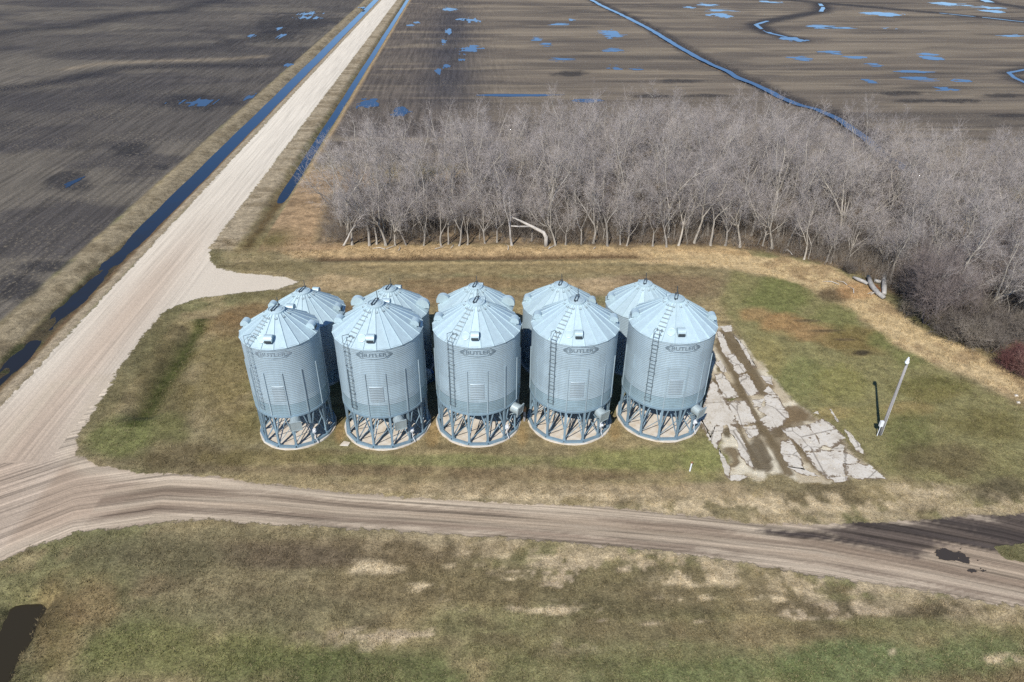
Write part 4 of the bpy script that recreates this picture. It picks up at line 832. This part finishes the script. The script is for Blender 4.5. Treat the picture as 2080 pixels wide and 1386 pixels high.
# ------------------------------------------------------------------ bare trees
class Tree:
    def __init__(s, seed, **k):
        s.r = random.Random(seed); s.tv = []; s.tf = []; s.cv = []; s.cf = []; s.nt = 0; s.nc = 0; s.twigs = []; s.k = k
    def tube(s, pts, rad, n, crown):
        P = np.array(pts); d = np.gradient(P, axis=0); d /= np.linalg.norm(d, axis=1)[:, None]+1e-9
        u = np.cross(d, [0.31, 0.87, 0.12]); u /= np.linalg.norm(u, axis=1)[:, None]+1e-9; w = np.cross(d, u)
        t = np.arange(n)*2*math.pi/n; ring = P[:, None]+np.array(rad)[:, None, None]*(u[:, None]*np.cos(t)[None, :, None]+w[:, None]*np.sin(t)[None, :, None])
        V = ring.reshape(-1, 3); m_ = len(P); i = np.arange(m_-1)[:, None]*n; j = np.arange(n)[None]; j2 = (j+1) % n
        q = np.stack([i+j, i+j2, i+n+j2, i+n+j], -1).reshape(-1, 4)
        if crown: s.cv.append(V); s.cf.append(q+s.nc); s.nc += len(V)
        else: s.tv.append(V); s.tf.append(q+s.nt); s.nt += len(V)
    def path(s, p, d, L, n, wander, lift):
        r = s.r; P = [np.array(p)]; d = np.array(d)/np.linalg.norm(d); ds = []
        for i in range(n):
            d = d+np.array([r.gauss(0, wander), r.gauss(0, wander), r.gauss(0, wander*0.7)+lift]); d /= np.linalg.norm(d); P.append(P[-1]+d*L/n); ds.append(d.copy())
        return P, ds
    def grow(s, p, d, L, rad, lvl):
        r = s.r; k = s.k; nseg = (6, 7, 5, 4)[min(lvl, 3)]
        wander = (0.07, 0.13, 0.17, 0.2)[min(lvl, 3)]*k.get('wander', 1); lift = (0.03, 0.08, 0.07, 0.0)[min(lvl, 3)]+k.get('lift', 0)
        P, ds = s.path(p, d, L, nseg, wander, lift)
        tip = (0.62, 0.28, 0.22, 0.25)[min(lvl, 3)]; R = [rad*(1-(1-tip)*i/nseg) for i in range(nseg+1)]
        if lvl == 0: R[0] *= 1.45; R[1] *= 1.05
        s.tube(P, R, (7, 6, 4, 3)[min(lvl, 3)], lvl >= 3)
        if lvl == 3:
            nt_ = r.randint(*k.get('twigs', (3, 4)))
            for q in range(nt_):
                t = r.uniform(0.15, 1.0)*nseg; i = min(int(t), nseg-1); pt = P[i]+(P[i+1]-P[i])*(t-i); s.twig(pt, ds[i], r.uniform(0.6, 1.35)*k.get('twl', 1))
            return
        nch = {0: r.randint(*k.get('leaders', (2, 4))), 1: r.randint(*k.get('limbs', (6, 8))), 2: r.randint(*k.get('brs', (5, 7)))}[lvl]
        a0 = r.uniform(0, 6.28)
        for c in range(nch):
            if lvl == 0: t = nseg*r.uniform(0.72, 1.0) if c else nseg
            else: t = nseg*(0.22+0.78*(c+r.random())/nch)
            t = min(t, nseg-1e-3); i = int(t); pt = P[i]+(P[i+1]-P[i])*(t-i); dd = ds[i]
            a = a0+c*2.4+r.uniform(-0.5, 0.5); u = np.cross(dd, [math.cos(a), math.sin(a), 0.1]); u /= np.linalg.norm(u)
            ang = math.radians({0: r.uniform(14, 34), 1: r.uniform(22, 52), 2: r.uniform(25, 60)}[lvl]*k.get('spread', 1))
            nd_ = dd*math.cos(ang)+u*math.sin(ang)
            f = 1-0.5*(t/nseg if lvl else 0)
            Lc = {0: s.H*r.uniform(0.48, 0.68), 1: L*r.uniform(0.34, 0.52)*f, 2: L*r.uniform(0.38, 0.6)*f}[lvl]
            rc = R[i]*{0: r.uniform(0.55, 0.78), 1: r.uniform(0.40, 0.60), 2: r.uniform(0.4, 0.55)}[lvl]
            s.grow(pt, nd_, max(Lc, 0.5), max(rc, (0.05, 0.028, 0.012)[lvl]), lvl+1)
        if lvl >= 1: s.grow(P[-1], ds[-1], max(L*0.3, 0.5), max(R[-1]*0.8, 0.01), 3)
    def twig(s, p, d, L):
        r = s.r; v = np.array(d)+np.array([r.gauss(0, 0.55), r.gauss(0, 0.55), r.gauss(0.02, 0.45)]); v /= np.linalg.norm(v); s.twigs.append((p, v, L))
        for q in range(2):
            t = r.uniform(0.2, 0.9); w = v+np.array([r.gauss(0, 0.5), r.gauss(0, 0.5), r.gauss(0, 0.45)]); w /= np.linalg.norm(w); s.twigs.append((np.array(p)+v*L*t, w, L*r.uniform(0.35, 0.65)))
    def finish(s, name, bark, twig, tw=0.0072):
        if s.twigs:
            p = np.array([t[0] for t in s.twigs]); d = np.array([t[1] for t in s.twigs]); L = np.array([t[2] for t in s.twigs])[:, None]
            u = np.cross(d, [0.4, 0.2, 0.9]); u /= np.linalg.norm(u, axis=1)[:, None]+1e-9; w = np.cross(d, u)
            b0 = p+u*tw; b1 = p-u*tw*0.5+w*tw*0.87; b2 = p-u*tw*0.5-w*tw*0.87; e = p+d*L+np.random.default_rng(3).normal(0, 0.04, p.shape)
            n = len(p); V = np.stack([b0, b1, b2, e], 1).reshape(-1, 3); k = np.arange(n)[:, None]*4+s.nc
            tr = np.concatenate([k+[0, 1, 3], k+[1, 2, 3], k+[2, 0, 3]])
            cv = np.concatenate(s.cv+[V]); cm_ = np_mesh('crown', cv, np.concatenate(s.cf) if s.cf else None, tr)
        else: cm_ = np_mesh('crown', np.concatenate(s.cv), np.concatenate(s.cf))
        cm_.materials.append(twig)
        tm = np_mesh('trunk', np.concatenate(s.tv), np.concatenate(s.tf), smooth=True); tm.materials.append(bark)
        return tm, cm_
def make_tree(seed, H, bark=None, twig=None, trunk=0.3, rad=0.17, lean=0.06, **k):
    t = Tree(seed, **k); t.H = H; r = t.r; t.grow((0, 0, -0.15), (r.gauss(0, lean), r.gauss(0, lean), 1), H*trunk, rad, 0)
    return t.finish('tree', bark or M['bark'], twig or M['twig'])
def make_shrub(seed, H, stems, bark, twig, rad=0.05, spread=0.45, **k):
    t = Tree(seed, **k); t.H = H; r = t.r
    for i in range(stems):
        a = i*2.4+r.random(); t.grow((0.25*math.cos(a)*r.random(), 0.25*math.sin(a)*r.random(), -0.1), (math.cos(a)*spread*r.uniform(.3, 1.2), math.sin(a)*spread*r.uniform(.3, 1.2), 1), H*r.uniform(0.7, 1.0), rad*r.uniform(0.6, 1), 1)
    return t.finish('shrub', bark, twig, 0.007)
VAR = []
for i in range(11):
    VAR.append(make_tree(40+i, 10.2+0.35*(i % 5), trunk=(0.22, 0.30, 0.38, 0.27, 0.33)[i % 5], rad=0.15+0.02*(i % 4), leaders=((3, 4), (2, 3), (2, 4))[i % 3]))
SAP = [make_tree(70+i, 6.2, trunk=0.35, rad=0.07, leaders=(2, 2), limbs=(5, 6), brs=(4, 5), lean=0.12) for i in range(3)]
PALE_T = [make_tree(80+i, 8.4, M['palebark'], M['twig'], trunk=0.3, rad=0.16, leaders=(2, 2), limbs=(4, 5), brs=(3, 4), lean=0.15, twigs=(3, 5)) for i in range(2)]
def put(name, var, xy, s, rz, label, cat, group, tilt=(0, 0), sz=None):
    z0 = float(ground_z(np.array([xy[0]]), np.array([xy[1]]))[0])
    e = empty(name, (xy[0], xy[1], z0), label, cat, group); e.rotation_euler = (tilt[0], tilt[1], rz); e.scale = (s, s, sz or s)
    link('trunk', var[0], e); link('crown', var[1], e); return e
fr = [(699,499),(716,498),(751,499),(765,496),(784,499),(803,499),(825,498),(861,499),(896,499),(911,496),(933,499),(950,497),(1128,499),(1149,497),(1180,496),(1205,494),(1234,500),(1260,497),(1273,499),(1326,500),(1354,502),(1378,499),(1410,494),(1443,499),(1473,499),(1503,502),(1549,499),(1568,505),(1600,500),
      (1633,527),(1668,506),(1679,531),(1720,527),(1757,505),(1776,536),(1791,549),(1943,622),(1893,657),(1988,648),(1985,600),(1900,600),(1850,570),(2040,660),(2075,640),(985,494),(1010,492),(1080,490)]
EDGE_L = 'slender bare tree at the front edge of the leafless wood'; IN_L = 'bare grey tree standing inside the dense leafless wood'
GRP_E, GRP_I = 'bare trees along the front edge of the wood', 'bare trees inside the wood'
def edge_label(q, s):
    size = 'small' if s < 0.78 else 'taller'
    if q[0] < -8: w = 'at the wood corner near the ditch'
    elif q[0] < 5: w = 'between the wood corner and the pale forked tree'
    elif q[0] < 20: w = 'in the wood edge just past the snapped trunk'
    elif q[1] > 72: w = 'where the straw edge of the wood starts to bend'
    elif q[0] < 44.5: w = 'in the wood edge behind the fallen logs'
    else: w = 'in the wood edge among the russet shrubs'
    return size+' slender bare tree '+w
def in_label(a, b, s):
    size = 'tall' if s > 1.01 else 'middling'; d = sd1(a, b)
    if a < -9: w = 'on the ditch side of the wood'
    elif b > 92 and d < 6: w = 'at the back of the wood against the ploughed field'
    elif d < 5: w = 'just behind the front trees of the wood'
    elif a > 50: w = 'deep in the wood beyond the russet shrubs'
    else: w = 'deep in the middle of the wood'
    return size+' bare grey tree '+w
placed = [G(*q) for q in fr]; rr = random.Random(11)
for i, q in enumerate(placed):
    v = VAR[rr.randrange(len(VAR))]; s = rr.uniform(0.66, 0.92)
    if i == 0: continue
    put('bare_tree', v, q, s, rr.uniform(0, 6.28), edge_label(q, s), 'tree', GRP_E, (rr.gauss(0.05, 0.05), rr.gauss(0, 0.07)))
q = placed[0]; put('leaning_tree', PALE_T[0], q, 0.95, 2.2, 'leaning bare tree reaching over straw at the corner of the wood nearest the ditch', 'tree', None, (0.05, -0.62))
q = G(1040, 498); put('forked_tree', PALE_T[1], q, 1.0, 0.4, 'pale V-forked bare tree at the wood edge beside the snapped trunk', 'tree', None, (0, 0.05)); placed.append(q)
def sd1(a, b): return float(poly_sd(np.array([a]), np.array([b]), FOREST)[0])
tries = 0; n_in = 0
while n_in < 252 and tries < 9000:
    tries += 1; a, b = rr.uniform(-19, 88), rr.uniform(46, 113)
    if a > 52+0.66*(b-45): continue
    if sd1(a, b) < 1.2: continue
    if min((a-c[0])**2+(b-c[1])**2 for c in placed) < 2.55**2: continue
    placed.append((a, b)); n_in += 1
    sc_ = rr.uniform(0.88, 1.14); put('bare_tree', VAR[rr.randrange(len(VAR))], (a, b), sc_, rr.uniform(0, 6.28), in_label(a, b, sc_), 'tree', GRP_I, (rr.gauss(0, 0.05), rr.gauss(0, 0.05)))
print('trees inside', n_in, 'tries', tries)
# young trees among them
for i in range(170):
    while True:
        a, b = rr.uniform(-17, 70), rr.uniform(48, 100)
        if sd1(a, b) > 0.2 and sd1(a, b) < 9 and b < 90: break
    put('young_tree', SAP[i % 3], (a, b), rr.uniform(0.6, 1.0), rr.uniform(0, 6.28), ('thin young bare tree among the front trunks of the wood' if sd1(a, b) < 4 else 'thin young bare tree farther in among the taller trunks'), 'tree', 'thin young trees in the wood', (rr.gauss(0, .12), rr.gauss(0, .12)))
# shrubs on the east side
RB = [make_shrub(90+i, 5.2, 9, M['redtwig'], M['redtwig'], 0.06, 0.55, limbs=(6, 8), brs=(5, 6), twigs=(5, 8), lift=0.03) for i in range(2)]
LB = [make_shrub(95+i, 2.0, 10, M['brush'], M['brush'], 0.03, 0.8, limbs=(4, 5), brs=(3, 4), twigs=(4, 6), twl=0.7) for i in range(3)]
CB = make_shrub(99, 1.7, 14, M['crimson'], M['crimson'], 0.025, 0.7, limbs=(4, 6), brs=(3, 4), twigs=(4, 6), twl=0.6)
q = G(1878, 658); put('tall_shrub', RB[0], q, 1.35, 0.3, 'tall russet many-stemmed shrub bulging out of the wood behind the light pole', 'shrub', None)
for i, (px, py, s) in enumerate(((1960,610,1.15),(1925,640,.9),(2010,560,1.1),(1840,600,.8))): put('tall_shrub', RB[1-i % 2], G(px, py), s, 1.3*i, 'russet bushy shrub crowded against the tall russet shrub', 'shrub', 'russet shrubs beside the tall one')
for px, py, s in ((2052,752,1.0),(2078,765,1.1),(2066,738,.9)): put('red_shrub', CB, G(px, py), s, px*0.7, 'low crimson-stemmed shrub beside the straw strip', 'shrub', 'crimson shrubs beside the straw')
for i, (px, py, s) in enumerate(((1932,690,1.1),(1960,700,1.2),(1985,705,1.0),(2010,715,1.0),(2040,700,1.3),(1905,672,.8),(1840,640,.7),(1725,556,.6),(2060,690,1.2),(2000,680,1.2),(1975,660,1.2)  ,)):
    put('low_shrub', LB[i % 3], G(px, py), s, i*1.7, 'low grey-brown shrub at the foot of the wood edge', 'shrub', 'low shrubs along the wood edge')
# undergrowth: too many stems to count
ux, uy = [], []
while len(ux) < 36000:
    a = rng.uniform(-18, 80, 4000); b_ = rng.uniform(46, 114, 4000); k_ = poly_sd(a, b_, FOREST); dens = np.clip(fbm(a, b_, 4, 4, 77)*2.2-0.6, 0, 1)
    ok = (k_ > -0.3) & (rng.random(4000) < dens) & (a < 50+0.62*(b_-45)); ux += a[ok].tolist(); uy += b_[ok].tolist()
ux, uy = np.array(ux), np.array(uy); nU = len(ux); uz = np.zeros(nU)
uh = rng.gamma(3.0, 0.55, nU)[:, None]*0.9+0.25; ud = np.stack([rng.normal(0, .45, nU), rng.normal(0, .45, nU), np.ones(nU)], 1); ud /= np.linalg.norm(ud, axis=1)[:, None]
B0 = np.stack([ux, uy, uz-0.05], 1); T0 = B0+ud*uh; segsA = [B0]; segsB = [T0]; rads = [np.full(nU, 0.013)]
for q in range(4):
    t = rng.uniform(0.3, 1, nU)[:, None]; sdv = ud+rng.normal(0, .7, (nU, 3)); st_ = B0+(T0-B0)*t; segsA.append(st_); segsB.append(st_+sdv*uh*rng.uniform(0.2, 0.5, nU)[:, None]); rads.append(np.full(nU, 0.008))
A_ = np.concatenate(segsA); B_ = np.concatenate(segsB); R_ = np.concatenate(rads)[:, None]; dd_ = B_-A_; u_ = np.cross(dd_, [0.3, 0.9, 0.2]); u_ /= np.linalg.norm(u_, axis=1)[:, None]+1e-9; w_ = np.cross(dd_, u_); w_ /= np.linalg.norm(w_, axis=1)[:, None]+1e-9
V = np.stack([A_+u_*R_, A_-u_*R_*0.5+w_*R_*0.87, A_-u_*R_*0.5-w_*R_*0.87, B_], 1).reshape(-1, 3); k_ = np.arange(len(A_))[:, None]*4
um = np_mesh('undergrowth', V, None, np.concatenate([k_+[0, 1, 3], k_+[1, 2, 3], k_+[2, 0, 3]])); um.materials.append(M['brush'])
tag(link('undergrowth', um), 'tangle of bare brown brush covering the floor of the wood', 'undergrowth', kind='stuff')
# ------------------------------------------------------------------ fallen wood
def log_obj(name, pts, radii, mat, label, group=None, n=9):
    P = [Vector(p) for p in pts]; c = P[0].copy(); mb = MB(); mb.tube([p-c for p in P], radii, n); me = mb.mesh(name, mat, True)
    o = link(name, me); o.location = c; return tag(o, label, 'log', group)
def gl(px, py, z): a, b = G(px, py, z); return (a, b, z)
log_obj('fallen_log', [gl(1733,563,.25),gl(1744,568,.25),gl(1756,573,.2),gl(1762,577,.15)], [.12,.2,.2,.15], M['log'], 'short bleached log pointing away from the dark stump end in the straw')
log_obj('fallen_log', [gl(1765,564,.3),gl(1768,575,.3),gl(1774,585,.3),gl(1784,596,.3),gl(1796,605,.25)], [.24,.27,.27,.25,.22], M['log'], 'long curved bleached log with a charred end lying in the straw')
log_obj('fallen_log', [gl(1797,556,.4),gl(1796,570,.36),gl(1796,584,.33),gl(1796,597,.3)], [.25,.24,.27,.22], M['log'], 'straight pale log with smooth bark, propped beside the curved one')
log_obj('fallen_log', [gl(1776,570,.2),gl(1789,573,.2)], [.21,.2], M['log'], 'stubby grey log between the curved and the straight logs')
log_obj('charred_stump', [gl(1764,565,.1),gl(1764,562,.45)], [.25,.22], M['darksteel'], 'charred black stump at the end of the curved log')
q = G(1783, 585); mb = MB()
for i in range(9): mb.box((rr.gauss(0,.6), rr.gauss(0,.6), .05), rr.uniform(.3,.8), rr.uniform(.1,.25), .1, Matrix.Rotation(rr.uniform(0,3), 3, 'Z'))
o = link('rotten_wood', mb.mesh('rotten_wood', M['rotwood'])); o.location = (*q, 0); tag(o, 'orange rotten wood crumbs spilled between the fallen logs', 'rotten wood', kind='stuff')
q0 = G(1109, 500); bx_, by_ = q0
log_obj('snapped_trunk', [(bx_,by_,-.1),(bx_-.05,by_,1.2),(bx_-.35,by_+.1,1.75),(bx_-1.6,by_+.5,2.3),(bx_-3.2,by_+.9,3.0),(bx_-4.3,by_+1.0,3.5)], [.28,.25,.22,.18,.13,.07], M['palebark'], 'snapped pale trunk bent over at the wood edge beside the forked tree')
log_obj('hanging_limb', [(bx_-1.9,by_+.6,2.35),(bx_-3.3,by_+.4,2.45),(bx_-4.6,by_+.3,2.6)], [.13,.10,.06], M['palebark'], 'pale broken limb hanging level from the snapped trunk', None, 6)
for i in range(16):
    px, py = rr.choice(((1000,506),(1180,507),(760,506),(1330,510),(880,505),(1560,515),(1640,545),(1700,575),(1740,600),(1100,506))); a, b = G(px+rr.uniform(-50,50), py+rr.uniform(-5,6)); an = rr.uniform(0, 3.1); L = rr.uniform(.6, 1.8)
    log_obj('fallen_branch', [(a,b,.08),(a+.5*L*math.cos(an),b+.5*L*math.sin(an),.16),(a+L*math.cos(an+.3),b+L*math.sin(an+.3),.08)], [.045,.04,.02], M['palebark'], 'pale fallen branch lying on the straw before the wood', 'fallen branches on the straw', 5)

# ------------------------------------------------------------------ dead grass standing on the ground (too many blades to count)
NT = 110000
ta = rng.uniform(-31, 58, NT*6); tb = 19+rng.random(NT*6)**1.5*62
ixg = np.clip(np.searchsorted(gx, ta), 0, nxg-1); iyg = np.clip(np.searchsorted(gy, tb), 0, nyg-1); vi = iyg*nxg+ixg
ok = (typ[vi, 0] < 0.35) & (rng.random(NT*6) < 1-0.75*sb[vi]) & (Z[vi] > -0.55)
for cx, cy in [(f[0], f[1]) for f in FRONT]+[(-13.98, 51.75), (-6.83, 51.85), (0.44, 51.95), (7.75, 51.95), (15.07, 51.85)]: ok &= np.hypot(ta-cx, tb-cy) > 3.5
ok &= rng.random(NT*6) < np.clip(fbm(ta, tb, 1.3, 1.3, 91)*2.4-0.55, 0.05, 1)
ok = np.flatnonzero(ok)[:NT]; ta, tb, vi = ta[ok], tb[ok], vi[ok]; n = len(ta)
tall = 0.06+0.07*rng.random(n)+0.20*np.maximum(np.maximum(es[vi], edge[vi]), np.maximum(br[vi], bank[vi]))*rng.random(n)
tc_ = col[vi]*(0.75+0.6*rng.random((n, 1))); pick = rng.random(n) < 0.28; tc_[pick] = tc_[pick]*0.5+alb(186, 168, 130)*0.5*(0.7+0.6*rng.random((pick.sum(), 1)))
Vt = np.zeros((n, 4, 3, 3)); Ct = np.repeat(np.repeat(tc_[:, None, None], 4, 1), 3, 2)
for q in range(4):
    an = rng.uniform(0, 6.283, n); ba = np.stack([ta+rng.normal(0, .05, n), tb+rng.normal(0, .05, n), Z[vi]-0.01], 1); w2 = np.stack([np.cos(an), np.sin(an), 0*an], 1)*(0.010+0.012*rng.random(n))[:, None]
    ln = np.stack([rng.normal(0, .55, n), rng.normal(0, .55, n), np.ones(n)], 1)*(tall*(0.6+0.8*rng.random(n)))[:, None]
    Vt[:, q, 0] = ba-w2; Vt[:, q, 1] = ba+w2; Vt[:, q, 2] = ba+ln
gmm = np_mesh('grass_blades', Vt.reshape(-1, 3), None, np.arange(n*12).reshape(-1, 3))
at = gmm.attributes.new('col', 'FLOAT_COLOR', 'POINT'); at.data.foreach_set('color', np.concatenate([Ct.reshape(-1, 3), np.ones((n*12, 1))], 1).astype(np.float32).ravel())
mt, nt, p = new_mat('grass_blades'); p.inputs['Roughness'].default_value = 0.9; p.inputs['Specular IOR Level'].default_value = 0.1; a_ = nd(nt, 'ShaderNodeAttribute', attribute_name='col'); nt.links.new(a_.outputs['Color'], p.inputs['Base Color']); gmm.materials.append(mt)
tag(link('grass_blades', gmm), 'short dormant grass blades covering the yard and verges', 'grass', kind='stuff')
if False: print('TRIS', sum(sum(len(pl.vertices)-2 for pl in me.polygons) if len(me.polygons) < 3000 else len(me.loops)-2*len(me.polygons) for me in bpy.data.meshes), [(me.name, len(me.polygons)) for me in bpy.data.meshes if len(me.polygons) > 20000][:30])
